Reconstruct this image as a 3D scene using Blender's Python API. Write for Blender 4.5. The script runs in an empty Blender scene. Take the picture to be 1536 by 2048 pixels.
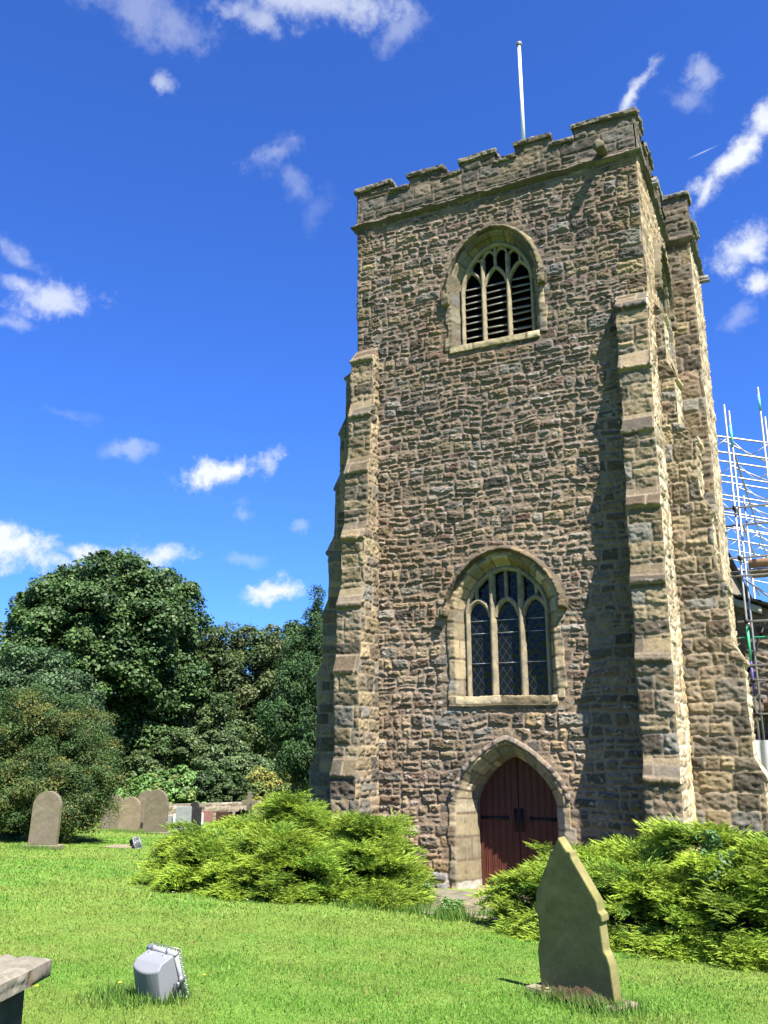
import bpy, bmesh, math
import numpy as np
from mathutils import Matrix, Vector

SC = bpy.context.scene
COL = SC.collection
R = math.radians

# ------------------------------------------------------------------ camera
PITCH, ROLL, YAW = 0.25357, -0.00254, -0.44790
CAM = np.array([8.6348, -16.5688, 2.75])
Fh = Vector((math.sin(YAW), math.cos(YAW), 0)); Rh = Vector((math.cos(YAW), -math.sin(YAW), 0)); Zv = Vector((0, 0, 1))
fw = Fh * math.cos(PITCH) + Zv * math.sin(PITCH); up0 = -Fh * math.sin(PITCH) + Zv * math.cos(PITCH)
rt = Rh * math.cos(ROLL) + up0 * math.sin(ROLL); up = -Rh * math.sin(ROLL) + up0 * math.cos(ROLL)
cd = bpy.data.cameras.new("camera"); cam = bpy.data.objects.new("camera", cd); COL.objects.link(cam)
cam.matrix_world = Matrix(((rt.x, up.x, -fw.x, CAM[0]), (rt.y, up.y, -fw.y, CAM[1]), (rt.z, up.z, -fw.z, CAM[2]), (0, 0, 0, 1)))
cd.sensor_fit = 'VERTICAL'; cd.sensor_height = 24; cd.sensor_width = 18; cd.lens = 24 * 1771 / 2048
cd.clip_start = 0.05; cd.clip_end = 3000
SC.camera = cam

# ------------------------------------------------------------------ light
SUN_EL, SUN_X, SUN_Y = R(55), 0.834, -0.552
SUN = Vector((SUN_X * math.cos(SUN_EL), SUN_Y * math.cos(SUN_EL), math.sin(SUN_EL)))
ld = bpy.data.lights.new("sun", 'SUN'); ld.energy = 5.0; ld.angle = R(0.53); ld.color = (1.0, 0.95, 0.86)
lo = bpy.data.objects.new("sun", ld); COL.objects.link(lo); lo.rotation_euler = SUN.to_track_quat('Z', 'Y').to_euler()

SC.view_settings.view_transform = 'Standard'; SC.view_settings.look = 'None'
SC.view_settings.exposure = 1.9; SC.view_settings.gamma = 1.0
SC.cycles.max_bounces = 6; SC.cycles.diffuse_bounces = 3; SC.cycles.transparent_max_bounces = 6

# clouds: azimuth, elevation (deg), half-width, half-height (rad), tilt (deg), opacity
CLOUDS = [(-30.58, 44.35, 0.1172, 0.0244, 4, 0.6), (-35.16, 43.21, 0.0294, 0.022, 0, 0.5), (-44.04, 42.73, 0.0811, 0.0286, -14, 0.28), (-24.32, 43.58, 0.0345, 0.0197, 30, 0.3), (-41.76, 39.17, 0.0139, 0.0159, 20, 0.55), (-7.67, 38.25, 0.0372, 0.0109, 35, 0.85), (-2.62, 38.36, 0.0135, 0.0183, 50, 0.4), (-3.73, 37.61, 0.0117, 0.0195, 60, 0.25), (-0.9, 33.7, 0.0664, 0.0206, 38, 1), (-2.81, 32.59, 0.03, 0.0125, 50, 0.9), (0.97, 34.75, 0.0289, 0.0217, 30, 0.9), (-0.78, 28.83, 0.0352, 0.0226, 20, 0.9), (-0.43, 26.77, 0.0177, 0.0141, 0, 0.9), (-1.89, 24.72, 0.0257, 0.0128, 20, 0.25), (-49.69, 28.53, 0.0354, 0.0127, -25, 0.35), (-48.35, 26.17, 0.0489, 0.0206, 18, 0.7), (-49.65, 26.82, 0.028, 0.0178, 0, 0.6), (-50.68, 24.04, 0.0306, 0.0112, 10, 0.35), (-35.7, 16.86, 0.0528, 0.02, 20, 1.2), (-32.51, 9.57, 0.0402, 0.0134, 5, 1.3), (-49.01, 11.16, 0.0624, 0.0322, -8, 1.3), (-44.86, 11.53, 0.0427, 0.0128, 0, 0.9), (-40.46, 11.47, 0.041, 0.0164, -8, 0.9), (-34.22, 35.97, 0.039, 0.0156, 35, 0.28), (-31.78, 34.37, 0.0344, 0.0148, -30, 0.2), (-42.39, 17.84, 0.0406, 0.0108, 0, 0.33), (-34.6, 14.03, 0.0212, 0.0112, 20, 0.25), (-31.07, 13.58, 0.0141, 0.0056, 0, 0.25), (-35.08, 11.3, 0.0334, 0.0078, 0, 0.2), (-46.31, 19.6, 0.0318, 0.0074, 0, 0.1), (-3.06, 34.42, 0.0169, 0.001, 12, 0.5), (-30.29, 33.28, 0.032, 0.016, 50, 0.1)]
W_ = bpy.data.worlds.new("World"); SC.world = W_; W_.use_nodes = True
def build_world():
    nt = W_.node_tree; nt.nodes.clear(); N = nt.nodes.new; L = nt.links.new
    out = N('ShaderNodeOutputWorld'); bg = N('ShaderNodeBackground'); bg.inputs['Strength'].default_value = 0.05
    L(bg.outputs[0], out.inputs[0])
    sky = N('ShaderNodeTexSky'); sky.sky_type = 'NISHITA'; sky.sun_disc = False; sky.sun_elevation = SUN_EL
    sky.sun_rotation = math.atan2(SUN_X, SUN_Y); sky.altitude = 100; sky.air_density = 1.0; sky.dust_density = 0.4; sky.ozone_density = 3.0
    hs = N('ShaderNodeMix'); hs.data_type = 'RGBA'; hs.blend_type = 'MULTIPLY'; hs.inputs[0].default_value = 1; hs.inputs[7].default_value = (.335, .65, 1.36, 1)
    L(sky.outputs[0], hs.inputs[6])
    tc = N('ShaderNodeTexCoord')
    n1 = N('ShaderNodeTexNoise'); n1.inputs['Scale'].default_value = 9; n1.inputs['Detail'].default_value = 8; n1.inputs['Roughness'].default_value = .6
    L(tc.outputs['Generated'], n1.inputs['Vector'])
    n2 = N('ShaderNodeTexNoise'); n2.inputs['Scale'].default_value = 34; n2.inputs['Detail'].default_value = 8; n2.inputs['Roughness'].default_value = .66
    L(tc.outputs['Generated'], n2.inputs['Vector'])
    def vm(op, a, b):
        v = N('ShaderNodeVectorMath'); v.operation = op
        for i, x in enumerate((a, b)):
            if isinstance(x, (tuple, list)): v.inputs[i].default_value = x
            else: L(x, v.inputs[i])
        return v
    def ma(op, a, b):
        v = N('ShaderNodeMath'); v.operation = op
        for i, x in enumerate((a, b)):
            if isinstance(x, (int, float)): v.inputs[i].default_value = x
            else: L(x, v.inputs[i])
        return v.outputs[0]
    warp = vm('MULTIPLY', vm('SUBTRACT', n1.outputs['Color'], (.5, .5, .5)).outputs[0], (.075, .075, .075))
    d = vm('NORMALIZE', vm('ADD', tc.outputs['Generated'], warp.outputs[0]).outputs[0], (0, 0, 0)).outputs[0]
    nz = ma('MULTIPLY', ma('SUBTRACT', n2.outputs['Fac'], .5), 2.6)
    acc = None
    for az, el, rx, ry, ro, op in CLOUDS:
        a, e, t = R(az), R(el), R(ro)
        c = Vector((math.sin(a) * math.cos(e), math.cos(a) * math.cos(e), math.sin(e)))
        h = Vector((math.cos(a), -math.sin(a), 0)); v = c.cross(h) * -1
        if v.z < 0: v = -v
        e1 = (h * math.cos(t) + v * math.sin(t)) / rx; e2 = (v * math.cos(t) - h * math.sin(t)) / ry
        cb = N('ShaderNodeCombineXYZ')
        src = d if ry > .002 else tc.outputs['Generated']
        sub = vm('SUBTRACT', src, tuple(c)).outputs[0]
        L(vm('DOT_PRODUCT', sub, tuple(e1)).outputs['Value'], cb.inputs[0]); L(vm('DOT_PRODUCT', sub, tuple(e2)).outputs['Value'], cb.inputs[1])
        L(vm('DOT_PRODUCT', sub, tuple(c * 4)).outputs['Value'], cb.inputs[2])
        ln = N('ShaderNodeVectorMath'); ln.operation = 'LENGTH'; L(cb.outputs[0], ln.inputs[0])
        val = ma('SUBTRACT', 1.0, ln.outputs['Value'])
        val = ma('ADD', val, ma('MULTIPLY', nz, .95 if ry > .002 else 0.1))
        mr = N('ShaderNodeMapRange'); mr.interpolation_type = 'SMOOTHSTEP'
        mr.inputs['From Min'].default_value = -.12; mr.inputs['From Max'].default_value = 1.05; mr.inputs['To Max'].default_value = min(op * 1.0, 1.2)
        L(val, mr.inputs['Value'])
        acc = mr.outputs[0] if acc is None else ma('MAXIMUM', acc, mr.outputs[0])
    cl = ma('MINIMUM', acc, 0.96)
    mix = N('ShaderNodeMix'); mix.data_type = 'RGBA'; L(cl, mix.inputs[0]); L(hs.outputs[2], mix.inputs[6]); mix.inputs[7].default_value = (5.35, 5.6, 5.95, 1)
    L(mix.outputs[2], bg.inputs[0])
    W_.cycles.sampling_method = 'MANUAL'; W_.cycles.sample_map_resolution = 512
build_world()

# ------------------------------------------------------------------ noise
def _h(ix, iy, iz, s):
    n = (ix.astype(np.int64) * 374761393 + iy.astype(np.int64) * 668265263 + iz.astype(np.int64) * 2147483647 + s * 1274126177) & 0xFFFFFFFF
    n = ((n ^ (n >> 13)) * 1274126177) & 0xFFFFFFFF
    n = ((n ^ (n >> 16)) * 2246822519) & 0xFFFFFFFF
    return ((n ^ (n >> 15)) & 0xFFFFFF) / float(0xFFFFFF)
def vn2(x, y, s=0):
    x = np.asarray(x, float); y = np.asarray(y, float)
    ix = np.floor(x); iy = np.floor(y); fx = x - ix; fy = y - iy
    fx = fx * fx * (3 - 2 * fx); fy = fy * fy * (3 - 2 * fy); z = np.zeros_like(ix)
    a = _h(ix, iy, z, s); b = _h(ix + 1, iy, z, s); c = _h(ix, iy + 1, z, s); d = _h(ix + 1, iy + 1, z, s)
    return (a + (b - a) * fx) * (1 - fy) + (c + (d - c) * fx) * fy
def fbm(x, y, o=3, s=0, g=.5):
    t = 0; amp = 1; tot = 0
    for i in range(o):
        t = t + amp * vn2(x * 2 ** i + i * 17.3, y * 2 ** i + i * 9.1, s + i); tot += amp; amp *= g
    return t / tot
def vn3(P, s=0):
    i = np.floor(P); f = P - i; f = f * f * (3 - 2 * f); r = 0
    for dx in (0, 1):
        for dy in (0, 1):
            for dz in (0, 1):
                w = (f[..., 0] if dx else 1 - f[..., 0]) * (f[..., 1] if dy else 1 - f[..., 1]) * (f[..., 2] if dz else 1 - f[..., 2])
                r = r + w * _h(i[..., 0] + dx, i[..., 1] + dy, i[..., 2] + dz, s)
    return r
def sstep(a, b, x):
    t = np.clip((x - a) / (b - a), 0, 1); return t * t * (3 - 2 * t)

# ------------------------------------------------------------------ mesh helpers
ALB = .82      # overall albedo scale that goes with the exposure
class MB:
    def __init__(self): self.v = []; self.c = []; self.q = []; self.t = []; self.n = 0
    def add(self, v, q=None, t=None, c=None):
        v = np.asarray(v, float).reshape(-1, 3); k = len(v)
        if c is None: c = np.ones((k, 3))
        c = np.asarray(c, float)
        if c.ndim == 1: c = np.tile(c, (k, 1))
        self.v.append(v); self.c.append(c)
        if q is not None and len(q): self.q.append(np.asarray(q, np.int64).reshape(-1, 4) + self.n)
        if t is not None and len(t): self.t.append(np.asarray(t, np.int64).reshape(-1, 3) + self.n)
        self.n += k
    def box(self, lo, hi, c=None, M=None):
        x0, y0, z0 = lo; x1, y1, z1 = hi
        v = np.array([(x0, y0, z0), (x1, y0, z0), (x1, y1, z0), (x0, y1, z0), (x0, y0, z1), (x1, y0, z1), (x1, y1, z1), (x0, y1, z1)], float)
        if M is not None: v = M(v)
        self.add(v, [(0, 3, 2, 1), (4, 5, 6, 7), (0, 1, 5, 4), (1, 2, 6, 5), (2, 3, 7, 6), (3, 0, 4, 7)], c=c)
    def tube(self, p0, p1, r, c=None, n=8, r1=None):
        p0 = np.asarray(p0, float); p1 = np.asarray(p1, float); d = p1 - p0; d /= np.linalg.norm(d)
        a = np.cross(d, (0, 0, 1) if abs(d[2]) < .9 else (1, 0, 0)); a /= np.linalg.norm(a); b = np.cross(d, a)
        th = np.linspace(0, 2 * np.pi, n, endpoint=False); ring = np.cos(th)[:, None] * a + np.sin(th)[:, None] * b
        r1 = r if r1 is None else r1
        v = np.vstack([p0 + ring * r, p1 + ring * r1, p0[None], p1[None]]); q = []; t = []
        for i in range(n):
            j = (i + 1) % n; q.append((i, j, n + j, n + i)); t.append((2 * n, j, i)); t.append((2 * n + 1, n + i, n + j))
        self.add(v, q, t, c)
    def path(self, pts, rad, c=None, n=8):
        for i in range(len(pts) - 1): self.tube(pts[i], pts[i + 1], rad[i], c, n, rad[i + 1])
    def build(self, name, mat, parent=None, smooth=False):
        me = bpy.data.meshes.new(name); V = np.vstack(self.v); C = np.vstack(self.c)
        Q = np.vstack(self.q) if self.q else np.zeros((0, 4), np.int64); T = np.vstack(self.t) if self.t else np.zeros((0, 3), np.int64)
        me.vertices.add(len(V)); me.vertices.foreach_set('co', V.astype(np.float32).ravel())
        li = np.concatenate([Q.ravel(), T.ravel()]).astype(np.int32); me.loops.add(len(li)); me.loops.foreach_set('vertex_index', li)
        st = np.concatenate([np.arange(len(Q)) * 4, len(Q) * 4 + np.arange(len(T)) * 3]).astype(np.int32)
        me.polygons.add(len(st)); me.polygons.foreach_set('loop_start', st)
        me.update(calc_edges=True)
        at = me.color_attributes.new('Col', 'FLOAT_COLOR', 'POINT')
        at.data.foreach_set('color', np.hstack([C * ALB, np.ones((len(C), 1))]).astype(np.float32).ravel())
        if smooth: me.polygons.foreach_set('use_smooth', np.ones(len(st), bool))
        me.materials.append(mat)
        return link(me, name, parent)
def link(me, name, parent=None):
    o = bpy.data.objects.new(name, me); COL.objects.link(o)
    if parent: o.parent = parent
    return o
def tag(o, label=None, cat=None, group=None, kind=None):
    for k, v in (('label', label), ('category', cat), ('group', group), ('kind', kind)):
        if v: o[k] = v
    return o
def empty(name, loc=(0, 0, 0), rz=0):
    o = bpy.data.objects.new(name, None); COL.objects.link(o); o.location = loc; o.rotation_euler = (0, 0, rz); o.empty_display_size = .2; return o
def extrude_poly(name, pts, y0, y1, mat, parent=None, bevel=.012, seg=2):
    """polygon in XZ, extruded along Y, bevelled"""
    bm = bmesh.new(); a = [bm.verts.new((x, y0, z)) for x, z in pts]; b = [bm.verts.new((x, y1, z)) for x, z in pts]
    bm.faces.new(a); bm.faces.new(b[::-1]); n = len(pts)
    for i in range(n): bm.faces.new((a[i], b[i], b[(i + 1) % n], a[(i + 1) % n]))
    bmesh.ops.recalc_face_normals(bm, faces=bm.faces)
    if bevel: bmesh.ops.bevel(bm, geom=list(bm.edges), offset=bevel, segments=seg, profile=.6, affect='EDGES', clamp_overlap=True)
    me = bpy.data.meshes.new(name); bm.to_mesh(me); bm.free(); me.materials.append(mat); return link(me, name, parent)

# ------------------------------------------------------------------ materials
def mat(name, col=(.5, .5, .5), rough=.8, attr=False, nscale=None, namt=.3, bump=None, bscale=60, spec=.3, metal=0, col2=None, c2scale=2, c2lo=.45, c2hi=.65, trans=0):
    m = bpy.data.materials.new(name); m.use_nodes = True; nt = m.node_tree; N = nt.nodes.new; L = nt.links.new
    col = tuple(c * ALB for c in col); col2 = tuple(c * ALB for c in col2) if col2 else None
    p = nt.nodes['Principled BSDF']; p.inputs['Roughness'].default_value = rough; p.inputs['Specular IOR Level'].default_value = spec; p.inputs['Metallic'].default_value = metal
    tc = N('ShaderNodeTexCoord')
    if attr:
        a = N('ShaderNodeAttribute'); a.attribute_name = 'Col'; cur = a.outputs['Color']
    else:
        rgb = N('ShaderNodeRGB'); rgb.outputs[0].default_value = (*col, 1); cur = rgb.outputs[0]
    if col2:
        n = N('ShaderNodeTexNoise'); n.inputs['Scale'].default_value = c2scale; n.inputs['Detail'].default_value = 6; n.inputs['Roughness'].default_value = .65; L(tc.outputs['Object'], n.inputs['Vector'])
        mr = N('ShaderNodeMapRange'); mr.inputs['From Min'].default_value = c2lo; mr.inputs['From Max'].default_value = c2hi; L(n.outputs['Fac'], mr.inputs['Value'])
        mx = N('ShaderNodeMix'); mx.data_type = 'RGBA'; L(mr.outputs[0], mx.inputs[0]); L(cur, mx.inputs[6]); mx.inputs[7].default_value = (*col2, 1); cur = mx.outputs[2]
    if nscale:
        n = N('ShaderNodeTexNoise'); n.inputs['Scale'].default_value = nscale; n.inputs['Detail'].default_value = 5; n.inputs['Roughness'].default_value = .7; L(tc.outputs['Object'], n.inputs['Vector'])
        mr = N('ShaderNodeMapRange'); mr.inputs['From Min'].default_value = .25; mr.inputs['From Max'].default_value = .75; mr.inputs['To Min'].default_value = 1 - namt; mr.inputs['To Max'].default_value = 1 + namt; L(n.outputs['Fac'], mr.inputs['Value'])
        mx = N('ShaderNodeMix'); mx.data_type = 'RGBA'; mx.blend_type = 'MULTIPLY'; mx.inputs[0].default_value = 1; L(cur, mx.inputs[6])
        L(mr.outputs[0], mx.inputs[7]); cur = mx.outputs[2]
    L(cur, p.inputs['Base Color'])
    if bump:
        n = N('ShaderNodeTexNoise'); n.inputs['Scale'].default_value = bscale; n.inputs['Detail'].default_value = 6; n.inputs['Roughness'].default_value = .7; L(tc.outputs['Object'], n.inputs['Vector'])
        b = N('ShaderNodeBump'); b.inputs['Strength'].default_value = 1; b.inputs['Distance'].default_value = bump; L(n.outputs['Fac'], b.inputs['Height']); L(b.outputs[0], p.inputs['Normal'])
    if trans:
        t = N('ShaderNodeBsdfTranslucent'); L(cur, t.inputs['Color']); ms = N('ShaderNodeMixShader'); ms.inputs[0].default_value = trans
        L(p.outputs[0], ms.inputs[1]); L(t.outputs[0], ms.inputs[2]); L(ms.outputs[0], nt.nodes['Material Output'].inputs[0])
    return m
M_STONE = mat('stone_masonry', attr=True, rough=.95, nscale=22, namt=.38, bump=.012, bscale=45, spec=.15)
M_DRESSED = mat('dressed_sandstone', attr=True, rough=.9, nscale=14, namt=.28, bump=.006, bscale=50, spec=.15)
M_TRACERY = mat('tracery_stone', (.26, .215, .14), .9, nscale=9, namt=.35, bump=.006, bscale=60, spec=.15, col2=(.17, .15, .11), c2scale=4)
M_LEAF = mat('foliage', attr=True, rough=.55, spec=.35, trans=.28)
M_NEEDLE = mat('juniper_needles', attr=True, rough=.6, spec=.25, trans=.3)
M_CONIF = mat('conifer_needles', attr=True, rough=.6, spec=.25, trans=.15)
M_BARK = mat('bark', (.07, .052, .036), .95, nscale=8, namt=.5, bump=.03, bscale=14)
M_GRASSBLADE = mat('grass_blades', attr=True, rough=.6, spec=.25, trans=.35)
M_DARK = mat('dark_interior', (.006, .006, .007), 1, spec=0)
M_WHITE = mat('white_paint', (.8, .8, .79), .4, nscale=6, namt=.06)
M_STEEL = mat('galvanised_steel', (.36, .37, .39), .42, metal=.7, nscale=6, namt=.25)
M_GREEN = mat('green_paint', (.05, .38, .22), .5); M_PURPLE = mat('purple_paint', (.06, .05, .22), .5)
M_PLANK = mat('scaffold_timber', (.30, .19, .12), .85, nscale=7, namt=.3)
M_IRON = mat('black_iron', (.012, .012, .014), .55, metal=.3)
M_SLATE = mat('roof_stone', (.12, .11, .10), .9, nscale=5, namt=.4, bump=.01, bscale=30)

# ------------------------------------------------------------------ masonry
RUB = dict(gain=.70, hmin=.11, hmax=.27, lmin=.16, lmax=.50, split=.16, wob=.075, r=.04, edge=.032, bmin=.008, bmax=.034, rough=.030, mort=.011, ramp=.040, tilt=.13, fine=.0075,
           pal=[(.195, .160, .120), (.225, .180, .130), (.160, .138, .112), (.195, .140, .105), (.245, .195, .125), (.205, .193, .172), (.28, .225, .14), (.125, .112, .098), (.165, .112, .088), (.28, .262, .23)],
           pw=[.2, .19, .16, .08, .12, .1, .05, .08, .03, .04], mortar=(.30, .235, .18), lich=(.50, .47, .42), lt=.63)
ASH = dict(gain=.74, hmin=.24, hmax=.42, lmin=.3, lmax=.75, split=.12, wob=.014, r=.02, edge=.012, bmin=.006, bmax=.03, rough=.036, mort=.007, ramp=.03, tilt=.05, fine=.007,
           pal=[(.235, .185, .115), (.27, .215, .13), (.19, .155, .11), (.155, .132, .10), (.22, .165, .11), (.20, .185, .155), (.32, .25, .145)],
           pw=[.24, .17, .18, .15, .11, .08, .07], mortar=(.31, .245, .17), lich=(.37, .35, .30), lt=.70)
SUNLIT_CREAM = dict(ASH, gain=.78, hmin=.14, hmax=.3, lmin=.15, lmax=.5, rough=.03, pal=[(.52, .42, .27), (.46, .36, .22), (.40, .31, .19), (.30, .24, .15), (.55, .47, .33)], pw=[.3, .25, .2, .1, .15], mortar=(.60, .51, .36))  # paler stone for south faces only; their sunlit brightness is put into the colour
PAR = dict(ASH, gain=.60, hmin=.19, hmax=.31, lmin=.3, lmax=.8, rough=.026, pal=[(.16, .135, .10), (.19, .155, .11), (.13, .115, .09), (.22, .175, .115), (.175, .155, .13)], pw=[.3, .25, .2, .12, .13], mortar=(.2, .16, .115))
DRS = dict(ASH, gain=.76, hmin=.26, hmax=.42, lmin=.6, lmax=1.2, rough=.018, bmin=.002, bmax=.010, wob=.008, mort=.008, tilt=.02,
           pal=[(.40, .31, .18), (.36, .29, .18), (.44, .36, .23), (.33, .25, .14), (.30, .255, .18), (.42, .30, .15)], pw=[.25, .2, .2, .12, .13, .1], mortar=(.17, .13, .085), lt=.72)
HOOD = dict(DRS, hmin=.22, hmax=.42, rough=.05, bmin=.002, bmax=.025, wob=.02, pal=[(.18, .14, .095), (.21, .165, .105), (.15, .13, .085), (.27, .20, .12)], pw=[.3, .3, .2, .2], mortar=(.15, .12, .09))
def masonry(a, b, st, seed):
    sh = a.shape; a = a.ravel(); b = b.ravel(); rng = np.random.default_rng(seed)
    wa = a + st['wob'] * (fbm(a * 2.3 + 7, b * 2.3, 3, seed) - .5) * 2; wb = b + st['wob'] * (fbm(a * 1.7, b * 2.9 + 31, 3, seed + 1) - .5) * 2
    ed = [wb.min() - rng.uniform(.05, .4)]
    while ed[-1] < wb.max() + .5: ed.append(ed[-1] + st['hmin'] + (st['hmax'] - st['hmin']) * rng.random() ** 1.5)
    ed = np.array(ed); ci = np.searchsorted(ed, wb) - 1
    n = len(a); d = np.zeros(n); pa = np.zeros(n); pb = np.zeros(n); RV = np.zeros((n, 6))
    for c in np.unique(ci):
        m = np.nonzero(ci == c)[0]; x, y = wa[m], wb[m]; lo, hi = ed[c], ed[c + 1]
        xs = [x.min() - rng.uniform(.02, st['lmax'])]
        while xs[-1] < x.max() + .1: xs.append(xs[-1] + (st['lmin'] + (st['lmax'] - st['lmin']) * rng.random() ** 1.7) * (.75 + .5 * (hi - lo) / st['hmax']))
        xs = np.array(xs); k = np.searchsorted(xs, x); k = np.clip(k, 1, len(xs) - 1); L, Rr = xs[k - 1], xs[k]
        sp = rng.random(len(xs)) < st['split'] * ((hi - lo) > .13); sy = lo + (hi - lo) * rng.uniform(.38, .62, len(xs))
        T = rng.random((2 * len(xs), 6)); upp = sp[k] & (y > sy[k]); low = sp[k] & ~upp
        l2 = np.where(upp, sy[k], lo); h2 = np.where(low, sy[k], hi); tid = k + len(xs) * upp
        # each stone's joints lean a little
        sl = (T[tid, 5] - .5) * st['tilt'] * 1.2
        yy = y + sl * (x - (L + Rr) / 2) * .6
        xx = x + sl * (y - (l2 + h2) / 2)
        du = np.minimum(xx - L, Rr - xx); dv = np.minimum(yy - l2, h2 - yy); r = st['r'] * (.5 + T[tid, 4])
        dd = np.where((du < r) & (dv < r), r - np.hypot(r - du, r - dv), np.minimum(du, dv))
        d[m] = dd; pa[m] = (x - (L + Rr) / 2); pb[m] = (y - (l2 + h2) / 2); RV[m] = T[tid]
    d = d + (fbm(a * 15, b * 15, 2, seed + 5) - .5) * st['edge']
    t = sstep(0, st['ramp'], d - st['mort'])
    bul = st['bmin'] + (st['bmax'] - st['bmin']) * RV[:, 0] ** 1.3
    h = -.010 + (fbm(a * 20, b * 20, 2, seed + 2) - .5) * .014
    rg = (fbm(a * 9 + RV[:, 3] * 50, b * 16 + RV[:, 2] * 50, 4, seed + 3, .6) - .5)
    h = h + .005 + t * (.005 + (fbm(a * 34, b * 42, 2, seed + 6) - .5) * st.get('fine', .006) * 2 + bul + st['tilt'] * ((RV[:, 2] - .5) * pa * .5 + (RV[:, 3] - .5) * pb * 1.2) + rg * st['rough'] * 2)
    pal = np.array(st['pal']); cw = np.cumsum(st['pw']) / sum(st['pw']); ix = np.searchsorted(cw, RV[:, 1]).clip(0, len(pal) - 1)
    col = pal[ix] * (.58 + .84 * RV[:, 4])[:, None]
    col = col * (.85 + .3 * fbm(a * 5, b * 11 + RV[:, 0] * 30, 3, seed + 8))[:, None]
    lf = sstep(st['lt'], st['lt'] + .14, fbm(a * 9, b * 12, 4, seed + 9, .7)) * .8
    col = col * (1 - lf[:, None]) + np.array(st['lich']) * lf[:, None]
    mo = np.array(st['mortar']) * (.8 + .4 * fbm(a * 8, b * 8, 2, seed + 4))[:, None]
    tm = sstep(.1, .6, t)[:, None]; col = mo * (1 - tm) + col * tm
    col = col * st.get('gain', .8)
    return h.reshape(sh), col.reshape(sh + (3,))
def warp3(P):
    P = P.copy(); Q = P * 2.1
    for k in range(3): P[..., k] += (vn3(Q + 13.7 * k, 40 + k) - .5) * .03 + (vn3(Q * 3.4 + 5.1 * k, 50 + k) - .5) * .014
    return P
def gridquads(n, m, keep=None):
    i = np.arange(n * m).reshape(n, m); q = np.stack([i[:-1, :-1], i[1:, :-1], i[1:, 1:], i[:-1, 1:]], -1)
    return q[keep] if keep is not None else q.reshape(-1, 4)
def patch(mb, A, B, P, Nn, st, seed, keep=None, hmul=None, tint=None, fade=.03, warp=True):
    h, c = masonry(A, B, st, seed)
    if hmul is not None: h = h * hmul
    if fade:
        n, m = A.shape
        # distance to the patch border in grid terms, in metres
        da = np.minimum(np.arange(n), n - 1 - np.arange(n)); db = np.minimum(np.arange(m), m - 1 - np.arange(m))
        sa = np.abs(P[1:] - P[:-1]).sum(-1).mean(); sb = np.abs(P[:, 1:] - P[:, :-1]).sum(-1).mean()
        f = sstep(0, fade, np.minimum(da[:, None] * sa, db[None] * sb)); h = h * f
    X = P + np.asarray(Nn) * h[..., None]
    if warp: X = warp3(X)
    if tint is not None: c = c * tint
    mb.add(X.reshape(-1, 3), gridquads(*A.shape, keep), c=c.reshape(-1, 3))
def TW(a, n, z): return np.stack([a, -n, z], -1)                 # west face: a = along, n = outward
WID = 6.476
def TS(a, n, z): return np.stack([WID + n, a, z], -1)            # south face
def TN(a, n, z): return np.stack([-n, a, z], -1)                 # north face
DEP = 6.5
def TE(a, n, z): return np.stack([a, DEP + n, z], -1)
def mbox(mb, T, a0, a1, n0, n1, z0, z1, st, seed, res=.03, faces='fslrtb'):
    def lin(x0, x1): return np.linspace(x0, x1, max(2, int(abs(x1 - x0) / res) + 1))
    def nv(da, dn, dz): return T(np.array(float(da)), np.array(float(dn)), np.array(float(dz))) - T(np.array(0.), np.array(0.), np.array(0.))
    if 'f' in faces: A, Z = np.meshgrid(lin(a0, a1), lin(z0, z1), indexing='ij'); patch(mb, A, Z, T(A, np.full_like(A, n1), Z), nv(0, 1, 0), st, seed)
    if 'k' in faces: A, Z = np.meshgrid(lin(a0, a1), lin(z0, z1), indexing='ij'); patch(mb, A, Z, T(A, np.full_like(A, n0), Z), nv(0, -1, 0), st, seed + 6)
    if 'l' in faces: A, Z = np.meshgrid(lin(n0, n1), lin(z0, z1), indexing='ij'); patch(mb, A, Z, T(np.full_like(A, a0), A, Z), nv(-1, 0, 0), st, seed + 1)
    if 'r' in faces: A, Z = np.meshgrid(lin(n0, n1), lin(z0, z1), indexing='ij'); patch(mb, A, Z, T(np.full_like(A, a1), A, Z), nv(1, 0, 0), st, seed + 2)
    if 't' in faces: A, Z = np.meshgrid(lin(a0, a1), lin(n0, n1), indexing='ij'); patch(mb, A, Z, T(A, Z, np.full_like(A, z1)), nv(0, 0, 1), st, seed + 3)
    if 'b' in faces: A, Z = np.meshgrid(lin(a0, a1), lin(n0, n1), indexing='ij'); patch(mb, A, Z, T(A, Z, np.full_like(A, z0)), nv(0, 0, -1), st, seed + 4)

# ------------------------------------------------------------------ openings
class Arch:
    def __init__(s, c, hw, z0, zs, rise, p, q): s.c, s.hw, s.z0, s.zs, s.rise, s.p, s.q = c, hw, z0, zs, rise, p, q
    def inside(s, a, z, off=0, bot=0):
        hw = s.hw + off; x = np.abs(a - s.c) / hw; x1 = np.clip(x, 0, 1)
        top = s.zs + (s.rise + off) * (1 - x1 ** s.p) ** s.q
        return (x < 1) & (z > s.z0 - bot) & (z < top)
    def arc(s, off, k=41):
        hw = s.hw + off; th = np.linspace(-np.pi / 2, np.pi / 2, k); sx = np.sin(th)
        z = s.zs + (s.rise + off) * (1 - np.abs(sx) ** s.p) ** s.q
        return s.c + hw * sx, z
    def outline(s, off, drop=0, jn=None, k=41):
        x, z = s.arc(off, k); jn = jn or max(2, int((s.zs - s.z0) / .022)); zz = np.linspace(s.z0 - drop, s.zs, jn, endpoint=False)
        return np.concatenate([np.full(jn, s.c - s.hw - off), x, np.full(jn, s.c + s.hw + off)]), np.concatenate([zz, z, zz[::-1]])
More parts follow.
